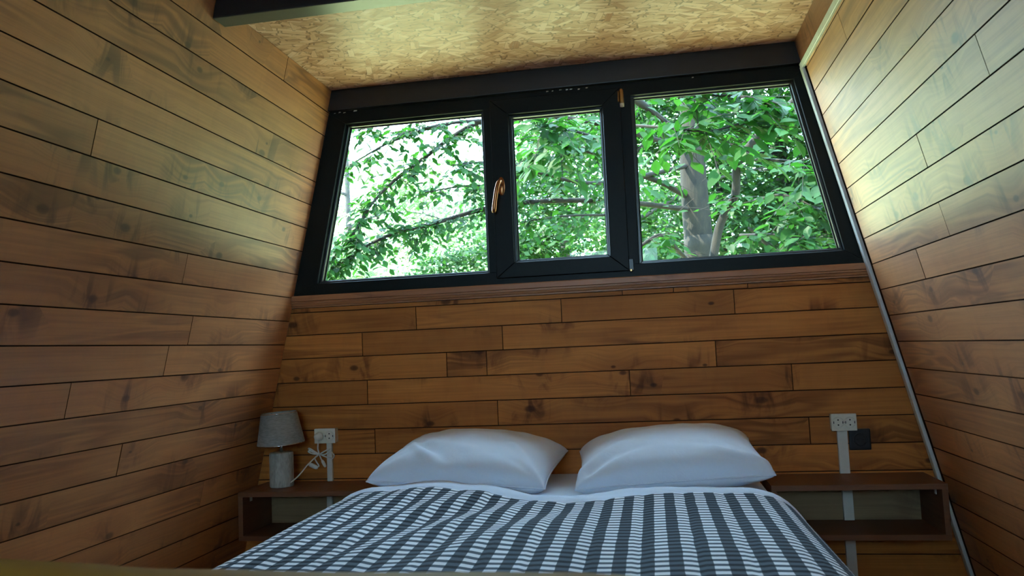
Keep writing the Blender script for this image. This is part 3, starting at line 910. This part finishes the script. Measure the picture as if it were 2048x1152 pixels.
# ------------------------------------------------------------------ sockets
def disc_mesh(name, r, d, seg=28, inner=None):
    """short cylinder facing -Y"""
    bm = bmesh.new()
    rr = [(r, 0.0), (r, -d), (r * 0.93, -d - 0.0008)]
    if inner: rr += [(inner, -d - 0.0008), (inner, -0.001)]
    rings = [[bm.verts.new((q * math.cos(2 * math.pi * i / seg), y, q * math.sin(2 * math.pi * i / seg))) for i in range(seg)] for q, y in rr]
    for a, b_ in zip(rings, rings[1:]):
        for i in range(seg): bm.faces.new((a[i], a[(i + 1) % seg], b_[(i + 1) % seg], b_[i]))
    bm.faces.new(rings[-1])
    return bm_mesh(name, bm)
ring_me = disc_mesh('socket_ring', 0.0185, 0.0022, 28, 0.0165)
face_me = disc_mesh('socket_face', 0.0163, 0.0006)
hole_me = disc_mesh('pin_hole', 0.0027, 0.0002, 14)
def double_socket(label, xc, zc, w, h):
    b0 = (xc, YW, zc)
    r = empty('double_socket', b0); tag(r, label, 'socket', 'white double sockets beside the bed')
    box('back_box', xc - w / 2 + 0.002, xc + w / 2 - 0.002, YW - 0.026, YW - 0.001, zc - h / 2 + 0.002, zc + h / 2 - 0.002, 'socket_plastic', r, 0.002, rel=b0)
    box('cover_plate', xc - w / 2, xc + w / 2, YW - 0.036, YW - 0.0262, zc - h / 2, zc + h / 2, 'socket_plastic', r, 0.0022, rel=b0)
    for s in (-1, 1):
        cx = s * 0.0192
        g = link('socket_ring', ring_me, 'socket_plastic', r, (cx, -0.036, 0))
        link('socket_face', face_me, 'socket_plastic', g, (0, -0.0003, 0))
        for dz in (-0.0085, 0.0085):
            link('pin_hole', hole_me, 'pin_hole', g, (0, -0.0012, dz))
        for dx in (-0.0145, 0.0145):
            e = link('earth_clip', box('earth_clip', -0.0012, 0.0012, -0.001, 0.001, -0.004, 0.004, 'pin_hole').data, 'pin_hole', g, (dx, -0.0016, 0))
            bpy.data.objects.remove(bpy.data.objects[[o.name for o in COL.objects if o.name.startswith('earth_clip') and o.parent is None][0]])
    link('centre_screw', disc_mesh('centre_screw', 0.0022, 0.0005, 12), 'pin_hole', r, (0, -0.0362, 0))
    return r
double_socket('white double wall socket with the lamp plug in it, beside the lamp', -0.9395, 0.651, 0.085, 0.056)
double_socket('empty white double wall socket above the black outlet', 0.9475, 0.6525, 0.083, 0.058)
def black_socket():
    xc, zc = 1.0005, 0.5905
    b0 = (xc, YW, zc)
    r = empty('black_socket', b0); tag(r, 'square black single wall outlet beside the right conduit', 'socket')
    box('cover_plate', xc - 0.035, xc + 0.035, YW - 0.014, YW - 0.0005, zc - 0.036, zc + 0.036, 'black_plastic', r, 0.004, rel=b0)
    g = link('socket_ring', disc_mesh('socket_ring', 0.0225, 0.003, 32, 0.0195), 'black_plastic', r, (0, -0.014, 0))
    link('socket_face', disc_mesh('socket_face', 0.019, 0.001, 32), 'black_plastic', g, (0, -0.0004, 0))
    for dx in (-0.0095, 0.0095):
        link('pin_hole', hole_me.copy(), 'pin_hole', g, (dx, -0.0022, 0))
black_socket()

# ------------------------------------------------------------------ table lamp
def table_lamp():
    L0 = Vector((-1.079, 2.765, 0.477))
    r = empty('table_lamp', L0); tag(r, 'small grey table lamp with bark patterned ceramic base', 'lamp')
    # base: cylinder with bark ridges pressed in
    seg, rows = 120, 44
    H = 0.127
    V, F = [], []
    for j in range(rows + 1):
        z = H * j / rows
        for i in range(seg):
            a = 2 * math.pi * i / seg
            p = Vector((math.cos(a) * 2.6, math.sin(a) * 2.6, z * 11))
            w = mnoise.noise(p * 1.0) * 0.5
            ridg = abs(math.sin(a * 9 + 3.2 * mnoise.noise(Vector((math.cos(a) * 1.3, math.sin(a) * 1.3, z * 22))) + w))
            rr = 0.0425 + 0.0016 * (ridg ** 0.5) + 0.0006 * w
            e = min(j, rows - j)
            if e == 0: rr -= 0.003
            V.append((rr * math.cos(a), rr * math.sin(a), z))
    for j in range(rows):
        for i in range(seg):
            F.append((j * seg + i, j * seg + (i + 1) % seg, (j + 1) * seg + (i + 1) % seg, (j + 1) * seg + i))
    F.append(tuple(range(seg))[::-1]); F.append(tuple(rows * seg + i for i in range(seg)))
    link('base', mesh_py('base', V, F, True), 'bark_ceramic', r)
    lathe('neck', [(0.006, 0.126), (0.006, 0.175)], 'chrome', r, seg=20)
    # shade: open tapered drum with wall thickness, slightly tilted
    sh = lathe('shade', [(0.0875, 0.0), (0.066, 0.117), (0.0645, 0.117), (0.086, 0.0), (0.0875, 0.0)], 'lampshade_linen', r, (0.0, 0, 0.158), 56, True, False)
    sh.rotation_euler = (math.radians(1.5), math.radians(-2.5), 0)
    for rr, z in ((0.0663, 0.116), (0.0878, 0.001)):
        lp = [(rr * math.cos(2 * math.pi * i / 48), rr * math.sin(2 * math.pi * i / 48), z) for i in range(49)]
        link('rim', tube_mesh('rim', lp, [0.0016] * 49, 6), 'chrome', sh)
    for k in range(3):
        a = k * 2.094 + 0.4
        link('spoke', tube_mesh('spoke', [(0, 0, 0.098), (0.0665 * math.cos(a), 0.0665 * math.sin(a), 0.112)], [0.0012, 0.0012], 6), 'chrome', sh)
    lathe('bulb_holder', [(0.014, 0.17), (0.014, 0.215), (0.011, 0.22)], 'white_plastic', r, seg=20)
    # cord: from base, up to a bundled bow and into the socket
    def rel(p): return Vector(p) - L0
    yk = 2.842
    knot = Vector((-0.962, yk, 0.583))
    run = smooth_path([rel((-1.038, 2.752, 0.492)), rel((-1.015, 2.775, 0.515)), rel((-0.992, 2.81, 0.552)), rel(knot)], 10)
    cord = link('cord', tube_mesh('cord', run, [0.0027] * len(run), 8), 'cord_white', r)
    run = smooth_path([rel(knot), rel((-0.967, yk, 0.605)), rel((-0.962, yk - 0.006, 0.634)), rel((-0.9585, YW - 0.05, 0.646))], 8)
    link('cord_length', tube_mesh('cord_length', run, [0.0027] * len(run), 8), 'cord_white', cord)
    def loop(pts):
        q = smooth_path([rel(p) for p in pts], 8)
        link('cord_loop', tube_mesh('cord_loop', q, [0.0026] * len(q), 8), 'cord_white', cord)
    k = tuple(knot)
    loop([k, (-0.985, yk, 0.590), (-1.003, yk - 0.004, 0.604), (-0.997, yk - 0.006, 0.606), (-0.980, yk - 0.002, 0.594), k])
    loop([k, (-0.985, yk - 0.008, 0.586), (-1.000, yk - 0.012, 0.594), (-0.994, yk - 0.012, 0.598), k])
    loop([k, (-0.930, yk - 0.010, 0.598), (-0.908, yk - 0.016, 0.606), (-0.909, yk - 0.018, 0.599), (-0.932, yk - 0.012, 0.584), k])
    loop([k, (-0.932, yk - 0.012, 0.575), (-0.902, yk - 0.018, 0.568), (-0.894, yk - 0.018, 0.580), (-0.905, yk - 0.016, 0.592)])
    loop([k, (-0.978, yk - 0.004, 0.570), (-0.972, yk - 0.006, 0.556), (-0.962, yk - 0.006, 0.540), (-0.972, yk - 0.006, 0.534)])
    loop([k, (-0.952, yk - 0.006, 0.566), (-0.942, yk - 0.008, 0.550)])
    # inline switch and second plug body hanging from the bundle
    def capsule(name, p0, p1, ra, mat):
        d = [Vector(p0) + (Vector(p1) - Vector(p0)) * t for t in (0, 0.12, 0.3, 0.7, 0.88, 1.0)]
        link(name, tube_mesh(name, [rel(q) for q in d], [ra * s_ for s_ in (0.45, 0.85, 1, 1, 0.85, 0.45)], 12), mat, cord)
    capsule('inline_switch', (-1.004, yk - 0.008, 0.549), (-0.966, yk - 0.008, 0.532), 0.0085, 'cord_white')
    capsule('cord_grip', (-0.948, yk - 0.008, 0.562), (-0.934, yk - 0.008, 0.535), 0.006, 'cord_white')
    pl = lathe('plug', [(0.016, 0.0), (0.016, 0.012), (0.012, 0.026), (0.006, 0.034)], 'cord_white', r, rel((-0.9585, YW - 0.0385, 0.651)), 24)
    pl.rotation_euler = (math.radians(90), 0, 0)
table_lamp()

# ------------------------------------------------------------------ rough rail across the loft edge, close to the viewpoint
def loft_rail():
    y0, y1 = 0.45, 0.55
    n = 90
    V, F = [], []
    x0, x1 = -half(0.78) + 0.004, half(0.78) - 0.004
    prof = [(0.0, -0.085), (0.0, -0.02), (0.006, -0.007), (0.02, -0.001), (0.05, 0.001), (0.078, 0.0), (0.092, -0.006), (0.10, -0.02), (0.10, -0.085)]
    m = len(prof)
    for i in range(n + 1):
        x = x0 + (x1 - x0) * i / n
        top = 0.801 + 0.008 / (1 + math.exp((x + 0.12) / 0.03)) - 0.012 / (1 + math.exp(-(x - 0.34) / 0.03)) - 0.03 * max(0, x - 0.36)
        w = 0.003 * mnoise.noise(Vector((x * 6, 0.2, 0)))
        for k, (dy, dz) in enumerate(prof):
            V.append((x, y0 - 0.5 + dy + (w if k < 4 else -w), top + dz - 0.76 + 0.0015 * mnoise.noise(Vector((x * 14, dy * 30, 1)))))
    for i in range(n):
        for k in range(m):
            F.append((i * m + k, i * m + (k + 1) % m, (i + 1) * m + (k + 1) % m, (i + 1) * m + k))
    F.append(tuple(range(m))); F.append(tuple(n * m + k for k in range(m))[::-1])
    bm = bmesh.new(); bm.from_mesh(mesh_py('tmp', V, F)); 
    o = link('loft_rail', bm_mesh('loft_rail', bm, True), 'rail_wood', None, (0, 0.5, 0.76))
    tag(o, 'rough hewn wooden rail along the bottom edge of the view', 'rail')
loft_rail()

# ------------------------------------------------------------------ outside: forest
def ray_at(px, py, Y):
    """point at depth Y along the sight line of an image position (2048x1152)"""
    d = ROT @ Vector((px - 1024.0, -(py - 576.0), -FPX))
    return CAM + d * (Y / d.y)
GZ = -3.2
def ground():
    n = 24; V, F = [], []
    for j in range(n + 1):
        for i in range(n + 1):
            x = -70 + 140 * i / n; y = -30 + 110 * j / n
            z = GZ + 0.3 * mnoise.noise(Vector((x * 0.1, y * 0.1, 0))) + 0.20 * max(0, y - 24)
            V.append((x, y, z))
    for j in range(n):
        for i in range(n):
            p = j * (n + 1) + i; F.append((p, p + 1, p + n + 2, p + n + 1))
    o = link('forest_ground', mesh_py('forest_ground', V, F, True), 'forest_soil')
    tag(o, 'leaf littered forest ground rising behind the cabin', kind='structure')
ground()

# leaf blades -----------------------------------------------------------------
LEAF_V = np.array([(0, 0, 0), (0.24, 0.30, 0.05), (0.27, 0.55, 0.06), (0.14, 0.83, 0.02), (0, 1.0, -0.05), (-0.14, 0.83, 0.02), (-0.27, 0.55, 0.06), (-0.24, 0.30, 0.05), (0, 0.35, -0.015), (0, 0.7, -0.02)])
LEAF_F = [(0, 1, 8), (8, 1, 2), (8, 2, 9), (9, 2, 3), (9, 3, 4), (0, 8, 7), (8, 6, 7), (8, 9, 6), (9, 5, 6), (9, 4, 5)]
FAR_V = np.array([(0, 0, 0), (0.3, 0.45, 0.06), (0, 1, -0.03), (-0.3, 0.45, 0.06)])
FAR_F = [(0, 1, 2), (0, 2, 3)]
def frames(dirs, ups):
    """rotation matrices: columns X, Y(=dir), Z(~up)"""
    y = dirs / np.linalg.norm(dirs, axis=1)[:, None]
    x = np.cross(y, ups); x /= (np.linalg.norm(x, axis=1)[:, None] + 1e-9)
    z = np.cross(x, y)
    return np.stack([x, y, z], axis=2)
def leaf_cloud(name, pos, dirs, ups, size, mat, parent, near=True, origin=(0, 0, 0)):
    tv, tf = (LEAF_V, LEAF_F) if near else (FAR_V, FAR_F)
    R = frames(dirs, ups)
    N = len(pos); k = len(tv)
    v = np.einsum('nij,kj->nki', R, tv) * size[:, None, None] + pos[:, None, :] - np.array(origin)
    f = np.array(tf)[None] + (np.arange(N) * k)[:, None, None]
    me = bpy.data.meshes.new(name)
    nt = N * len(tf)
    me.vertices.add(N * k); me.loops.add(nt * 3); me.polygons.add(nt)
    me.vertices.foreach_set('co', v.reshape(-1).astype(np.float32))
    me.loops.foreach_set('vertex_index', f.reshape(-1).astype(np.int32))
    me.polygons.foreach_set('loop_start', np.arange(0, nt * 3, 3, dtype=np.int32))
    me.update(calc_edges=True)
    o = link(name, me, mat, parent)
    o['kind'] = 'stuff'
    return o
leaf_me = mesh_py('leaf', [tuple(p) for p in LEAF_V], LEAF_F)
leaf_me.materials.append(MAT['leaf_near'])

# near tree: trunk, limbs and sprays of leaves reaching in front of all three panes ------
def near_tree():
    base = ray_at(1404, 560, 7.6)
    root = empty('near_tree', (base.x, base.y, GZ)); tag(root, 'nearest broadleaf tree with mottled trunk in the right pane', 'tree')
    B = Vector((base.x, base.y, GZ))
    tp = [B, ray_at(1404, 560, 7.6), ray_at(1399, 500, 7.6), ray_at(1390, 400, 7.6), ray_at(1384, 300, 7.6), ray_at(1384, 180, 7.6), ray_at(1392, -150, 7.6), ray_at(1380, -600, 7.6)]
    pts = smooth_path([p - B for p in tp], 6)
    rad = [0.16 - 0.075 * i / len(pts) for i in range(len(pts))]
    link('trunk', tube_mesh('trunk', pts, rad, 20), 'bark_brown', root)
    limbs = []
    def limb(px, r0, r1, density, spread, lsize, down=0.35, wood=True, tw=(0.25, 0.55)):
        w = [ray_at(*p) for p in px]
        path = smooth_path(w, 8)
        if wood:
            n = len(path)
            link('branch', tube_mesh('branch', [p - B for p in path], [r0 + (r1 - r0) * i / (n - 1) for i in range(n)], 8), 'bark_brown', root)
        limbs.append((path, density, spread, lsize, down, tw))
    # left pane
    limb([(1384, 300, 7.6), (1160, 240, 6.6), (975, 240, 5.9), (840, 322, 5.6), (750, 400, 5.4), (690, 500, 5.3)], 0.026, 0.006, 46, 0.34, 0.072, tw=(0.16, 0.36))
    limb([(1390, 420, 7.6), (1210, 402, 6.6), (1020, 408, 6.1), (870, 446, 5.7), (770, 474, 5.5), (690, 520, 5.4), (640, 560, 5.3)], 0.026, 0.006, 46, 0.24, 0.072, tw=(0.16, 0.36))
    limb([(975, 240, 5.9), (880, 250, 5.5), (780, 285, 5.3), (700, 330, 5.2)], 0.015, 0.004, 44, 0.26, 0.072, tw=(0.16, 0.36))
    limb([(900, 215, 5.5), (800, 240, 5.4), (710, 262, 5.2)], 0.012, 0.004, 42, 0.26, 0.072, tw=(0.16, 0.36))
    limb([(1040, 330, 6.1), (960, 325, 5.8), (905, 330, 5.6)], 0.014, 0.005, 26, 0.15, 0.072)
    limb([(1000, 372, 6.1), (930, 372, 5.8), (850, 385, 5.6)], 0.010, 0.004, 26, 0.12, 0.072)
    limb([(690, 500, 5.3), (660, 520, 5.2), (630, 548, 5.1)], 0.008, 0.004, 40, 0.2, 0.072, tw=(0.16, 0.36))
    # middle pane
    limb([(1384, 330, 7.6), (1200, 366, 6.4), (1080, 346, 6.0), (1010, 340, 5.8)], 0.022, 0.008, 34, 0.3, 0.078)
    limb([(1250, 300, 5.4), (1150, 262, 4.7), (1060, 250, 4.4)], 0.014, 0.004, 60, 0.28, 0.10, 0.5)
    limb([(1240, 330, 5.4), (1160, 300, 5.0), (1070, 300, 4.8)], 0.012, 0.004, 50, 0.25, 0.085, 0.5)
    limb([(1225, 430, 6.3), (1130, 432, 6.1), (1040, 445, 6.0)], 0.012, 0.004, 34, 0.2, 0.075)
    # right pane
    limb([(1265, 195, 5.6), (1300, 220, 5.7), (1345, 255, 6.0)], 0.03, 0.02, 40, 0.3, 0.085)
    limb([(1250, 345, 6.8), (1310, 360, 7.1), (1370, 390, 7.5)], 0.022, 0.03, 26, 0.25, 0.085)
    limb([(1250, 250, 4.6), (1330, 255, 4.4), (1420, 262, 4.3), (1500, 240, 4.2)], 0.010, 0.004, 85, 0.28, 0.105, 0.45)
    limb([(1320, 195, 4.5), (1420, 190, 4.3), (1530, 200, 4.2), (1600, 230, 4.2)], 0.010, 0.004, 85, 0.30, 0.105, 0.45)
    limb([(1425, 525, 6.4), (1440, 450, 6.4), (1470, 390, 6.3), (1475, 330, 6.2), (1510, 280, 6.1), (1570, 220, 6.0), (1600, 190, 5.9)], 0.036, 0.028, 24, 0.3, 0.085)
    limb([(1475, 335, 6.2), (1440, 305, 6.2), (1410, 290, 6.1)], 0.02, 0.01, 24, 0.25, 0.085)
    limb([(1510, 400, 5.6), (1570, 390, 5.2), (1640, 420, 5.0)], 0.010, 0.004, 70, 0.32, 0.095)
    limb([(1480, 470, 5.6), (1560, 470, 5.2), (1660, 490, 5.0)], 0.010, 0.004, 70, 0.32, 0.095)
    limb([(1490, 320, 5.6), (1560, 320, 5.3), (1630, 330, 5.1)], 0.010, 0.004, 60, 0.32, 0.095)
    limb([(1270, 500, 5.6), (1320, 470, 5.7), (1350, 495, 6.0), (1378, 525, 6.6)], 0.012, 0.018, 44, 0.25, 0.085)
    P, D, U, Z = [], [], [], []
    twigs = []
    rr = random.Random(3)
    for path, dens, spread, ls, down, tw in limbs:
        L = sum((b - a).length for a, b in zip(path, path[1:]))
        nt = max(4, int(L * dens / 9 * (5.2 if path[-1].x < -1.0 else 3.4)))
        for _ in range(nt):
            t = rr.uniform(0.12, 1.0) * (len(path) - 1)
            i = min(int(t), len(path) - 2)
            p = path[i].lerp(path[i + 1], t - i)
            along = (path[i + 1] - path[i]).normalized()
            d = Vector((rr.gauss(0, 1), rr.gauss(0, 0.8), rr.gauss(-down * 0.6, 0.55))) * 0.9 + along * 0.6
            d.normalize()
            ln = rr.uniform(*tw) * (0.6 + spread)
            m = max(5, int(ln / ls * 2.6))
            tip = p + d * ln + Vector((0, 0, -0.10 * ln))
            twigs.append((p, p.lerp(tip, 0.5) + Vector((0, 0, 0.02)), tip))
            side_ref = d.cross(Vector((0, 0, 1))).normalized()
            for k in range(m):
                f = (k + 0.6) / m
                q = p.lerp(tip, f) + Vector((rr.gauss(0, .012), rr.gauss(0, .012), rr.gauss(0, .012)))
                sd = side_ref * (1 if k % 2 else -1)
                ld = (d * 0.55 + sd * 0.8 + Vector((rr.gauss(0, .2), rr.gauss(0, .2), -0.35 + rr.gauss(0, .25)))).normalized()
                lc = ROT.transposed() @ (q - CAM)
                lx, ly = 1024 + FPX * lc.x / -lc.z, 576 - FPX * lc.y / -lc.z
                if 1345 < lx < 1430 and ly > 305 and rr.random() < 0.9:
                    continue                                   # the trunk stands clear below the crown
                up = Vector((rr.gauss(0, .35), -0.35 + rr.gauss(0, .35), 1.0)).normalized()
                P.append(q); D.append(ld); U.append(up); Z.append(ls * rr.uniform(0.7, 1.25))
    # twigs in one part: too fine to pick apart
    V, F = [], []
    for a, m, b_ in twigs:
        n0 = len(V)
        for p, r in ((a, 0.003), (m, 0.0024), (b_, 0.0012)):
            for k in range(3):
                an = k * 2.094
                V.append(tuple(p - B + Vector((math.cos(an) * r, 0.5 * r * math.sin(an), math.sin(an) * r))))
        for s in range(2):
            for k in range(3):
                F.append((n0 + s * 3 + k, n0 + s * 3 + (k + 1) % 3, n0 + s * 3 + 3 + (k + 1) % 3, n0 + s * 3 + 3 + k))
    o = link('twigs', mesh_py('twigs', V, F), 'bark_brown', root); o['kind'] = 'stuff'
    P = np.array([tuple(p) for p in P]); D = np.array([tuple(p) for p in D]); U = np.array([tuple(p) for p in U]); Z = np.array(Z)
    # apparent size decides which leaves are parts of their own
    order = np.argsort(-(Z / P[:, 1]))
    pick = order[:300]; rest = order[300:]
    R = frames(D[pick], U[pick])
    for k, i in enumerate(pick):
        o = bpy.data.objects.new('leaf', leaf_me); COL.objects.link(o); o.parent = root
        m = Matrix([[R[k][a][c] * Z[i] for c in range(3)] + [P[i][a] - B[a]] for a in range(3)] + [[0, 0, 0, 1]])
        o.matrix_local = m
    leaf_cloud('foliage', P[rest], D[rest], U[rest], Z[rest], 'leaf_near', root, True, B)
    print('near leaves', len(P))
near_tree()

def bg_tree(name, label, px, Y, r, mat, bark, n, lsize, blobs, group=None, top=10.0, lean=0.0):
    """px: image column of the trunk; blobs: (px, py, Y, rx, ry, rz, share)"""
    b = ray_at(px, 600, Y)
    B = Vector((b.x, b.y, GZ + 0.20 * max(0, b.y - 24)))
    root = empty(name, B); tag(root, label, 'tree', group)
    pts = smooth_path([Vector((0, 0, -0.3)), Vector((0.05 * r, 0, 2)), Vector((lean * 0.4, 0.1, 5)), Vector((lean, 0, top))], 5)
    link('trunk', tube_mesh('trunk', pts, [r * (1 - 0.65 * i / len(pts)) for i in range(len(pts))], 12), bark, root)
    rr = random.Random(int(px * 7 + Y * 13))
    for k in range(7):
        z0 = 3.0 + k * (top - 3.5) / 7
        a = rr.uniform(0, 6.28); L = rr.uniform(1.2, 2.6) * (r / 0.18) ** 0.5
        p0 = Vector((lean * z0 / top, 0, z0)); p1 = p0 + Vector((math.cos(a) * L * 0.5, math.sin(a) * L * 0.5, 0.25 * L)); p2 = p0 + Vector((math.cos(a) * L, math.sin(a) * L, 0.35 * L))
        q = smooth_path([p0, p1, p2], 4)
        link('branch', tube_mesh('branch', q, [r * 0.32 * (1 - 0.8 * i / len(q)) for i in range(len(q))], 7), bark, root)
    P, U, D = [], [], []
    g = np.random.default_rng(int(px + 100 * Y))
    tot = sum(bl[6] for bl in blobs)
    for (bx, by, bY, rx, ry, rz, sh) in blobs:
        c = np.array(tuple(ray_at(bx, by, bY)))
        m = int(n * sh / tot)
        # leaves gathered on sprays: layered discs inside the blob
        ns = max(4, m // 26)
        sc = g.normal(size=(ns, 3)); sc /= np.linalg.norm(sc, axis=1)[:, None]; sc *= (g.random((ns, 1)) ** 0.4)
        sc = sc * np.array([rx, ry, rz]) + c
        which = g.integers(0, ns, m)
        off = g.normal(size=(m, 3)) * np.array([0.33, 0.33, 0.07]) * (lsize / 0.11)
        P.append(sc[which] + off)
        dd = g.normal(size=(m, 3)); dd[:, 2] = dd[:, 2] * 0.4 - 0.3
        D.append(dd)
        uu = g.normal(size=(m, 3)) * 0.45; uu[:, 2] += 1.0; uu[:, 1] -= 0.35
        U.append(uu)
    P = np.concatenate(P); D = np.concatenate(D); U = np.concatenate(U)
    leaf_cloud('foliage', P, D, U, lsize * (0.7 + 0.6 * g.random(len(P))), mat, root, False, B)
    return root
# forest behind: right and centre fairly dense, left open to the bright clearing
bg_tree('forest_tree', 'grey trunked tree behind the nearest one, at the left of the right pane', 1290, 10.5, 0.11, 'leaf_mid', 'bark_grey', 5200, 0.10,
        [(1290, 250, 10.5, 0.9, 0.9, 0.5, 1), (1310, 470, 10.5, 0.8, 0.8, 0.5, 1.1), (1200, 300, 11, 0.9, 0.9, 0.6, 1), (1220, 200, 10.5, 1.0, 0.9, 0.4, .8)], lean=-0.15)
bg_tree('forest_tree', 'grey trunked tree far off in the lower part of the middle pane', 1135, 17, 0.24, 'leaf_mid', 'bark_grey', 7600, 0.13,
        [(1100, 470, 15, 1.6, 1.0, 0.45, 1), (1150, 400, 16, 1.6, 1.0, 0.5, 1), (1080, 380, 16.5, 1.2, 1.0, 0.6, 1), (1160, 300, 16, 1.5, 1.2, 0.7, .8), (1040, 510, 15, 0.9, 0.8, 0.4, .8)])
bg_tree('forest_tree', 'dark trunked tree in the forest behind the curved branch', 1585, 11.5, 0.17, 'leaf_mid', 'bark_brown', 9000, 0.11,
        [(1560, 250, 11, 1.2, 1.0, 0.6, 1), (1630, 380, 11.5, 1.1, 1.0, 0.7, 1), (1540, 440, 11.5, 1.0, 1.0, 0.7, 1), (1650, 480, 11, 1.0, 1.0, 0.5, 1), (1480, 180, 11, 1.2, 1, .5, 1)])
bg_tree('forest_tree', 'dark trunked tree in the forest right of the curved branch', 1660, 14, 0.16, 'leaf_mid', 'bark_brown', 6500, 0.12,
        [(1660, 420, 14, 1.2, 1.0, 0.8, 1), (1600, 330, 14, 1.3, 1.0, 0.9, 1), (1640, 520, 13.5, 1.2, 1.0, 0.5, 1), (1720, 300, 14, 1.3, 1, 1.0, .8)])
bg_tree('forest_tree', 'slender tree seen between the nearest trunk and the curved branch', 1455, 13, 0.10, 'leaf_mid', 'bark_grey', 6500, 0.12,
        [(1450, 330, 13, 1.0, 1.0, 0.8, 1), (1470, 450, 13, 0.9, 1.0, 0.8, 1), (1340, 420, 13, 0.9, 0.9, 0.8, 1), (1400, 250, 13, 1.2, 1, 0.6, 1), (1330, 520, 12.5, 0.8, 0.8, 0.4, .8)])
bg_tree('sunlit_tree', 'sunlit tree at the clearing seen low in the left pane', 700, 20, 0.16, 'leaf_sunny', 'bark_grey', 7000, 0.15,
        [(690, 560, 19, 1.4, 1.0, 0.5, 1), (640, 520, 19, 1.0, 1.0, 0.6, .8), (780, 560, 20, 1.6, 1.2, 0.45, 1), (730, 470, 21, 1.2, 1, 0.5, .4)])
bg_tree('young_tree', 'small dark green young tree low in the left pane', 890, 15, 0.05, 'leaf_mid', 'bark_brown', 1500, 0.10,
        [(890, 530, 15, 0.42, 0.4, 0.30, 1), (915, 520, 15, 0.25, 0.3, 0.35, .6), (870, 550, 15, 0.5, .4, .2, .7)], top=4.2)
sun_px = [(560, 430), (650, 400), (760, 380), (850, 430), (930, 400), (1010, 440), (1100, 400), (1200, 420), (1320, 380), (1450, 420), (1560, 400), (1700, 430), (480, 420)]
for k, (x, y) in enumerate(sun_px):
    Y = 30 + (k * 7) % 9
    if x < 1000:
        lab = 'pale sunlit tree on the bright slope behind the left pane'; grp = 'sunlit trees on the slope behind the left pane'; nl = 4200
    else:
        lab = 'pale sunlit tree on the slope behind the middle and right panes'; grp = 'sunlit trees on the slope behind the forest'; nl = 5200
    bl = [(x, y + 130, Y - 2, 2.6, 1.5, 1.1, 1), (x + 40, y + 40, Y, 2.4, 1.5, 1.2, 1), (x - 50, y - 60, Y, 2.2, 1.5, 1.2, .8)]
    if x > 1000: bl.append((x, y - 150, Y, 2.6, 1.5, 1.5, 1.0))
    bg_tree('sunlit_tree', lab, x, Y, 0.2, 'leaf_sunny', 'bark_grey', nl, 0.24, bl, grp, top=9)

# trees added past the window's right end to cut light on the left wall
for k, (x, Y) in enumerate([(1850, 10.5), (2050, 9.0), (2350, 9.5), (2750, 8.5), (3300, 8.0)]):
    bg_tree('light_block_tree', ['first', 'second', 'third', 'fourth', 'fifth'][k] + ' dense light-blocking tree added past the right end of the window', x, Y, 0.16, 'leaf_mid', 'bark_brown', 11000, 0.13,
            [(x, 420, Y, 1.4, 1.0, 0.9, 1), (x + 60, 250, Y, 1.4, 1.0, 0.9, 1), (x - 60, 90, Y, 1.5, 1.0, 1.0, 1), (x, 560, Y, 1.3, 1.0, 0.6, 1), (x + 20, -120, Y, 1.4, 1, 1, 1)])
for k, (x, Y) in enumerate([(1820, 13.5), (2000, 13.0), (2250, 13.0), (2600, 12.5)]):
    bg_tree('light_block_tree', ['first', 'second', 'third', 'fourth'][k] + ' light-blocking tree added in the row behind, past the right end of the window', x, Y, 0.18, 'leaf_mid', 'bark_brown', 9000, 0.16,
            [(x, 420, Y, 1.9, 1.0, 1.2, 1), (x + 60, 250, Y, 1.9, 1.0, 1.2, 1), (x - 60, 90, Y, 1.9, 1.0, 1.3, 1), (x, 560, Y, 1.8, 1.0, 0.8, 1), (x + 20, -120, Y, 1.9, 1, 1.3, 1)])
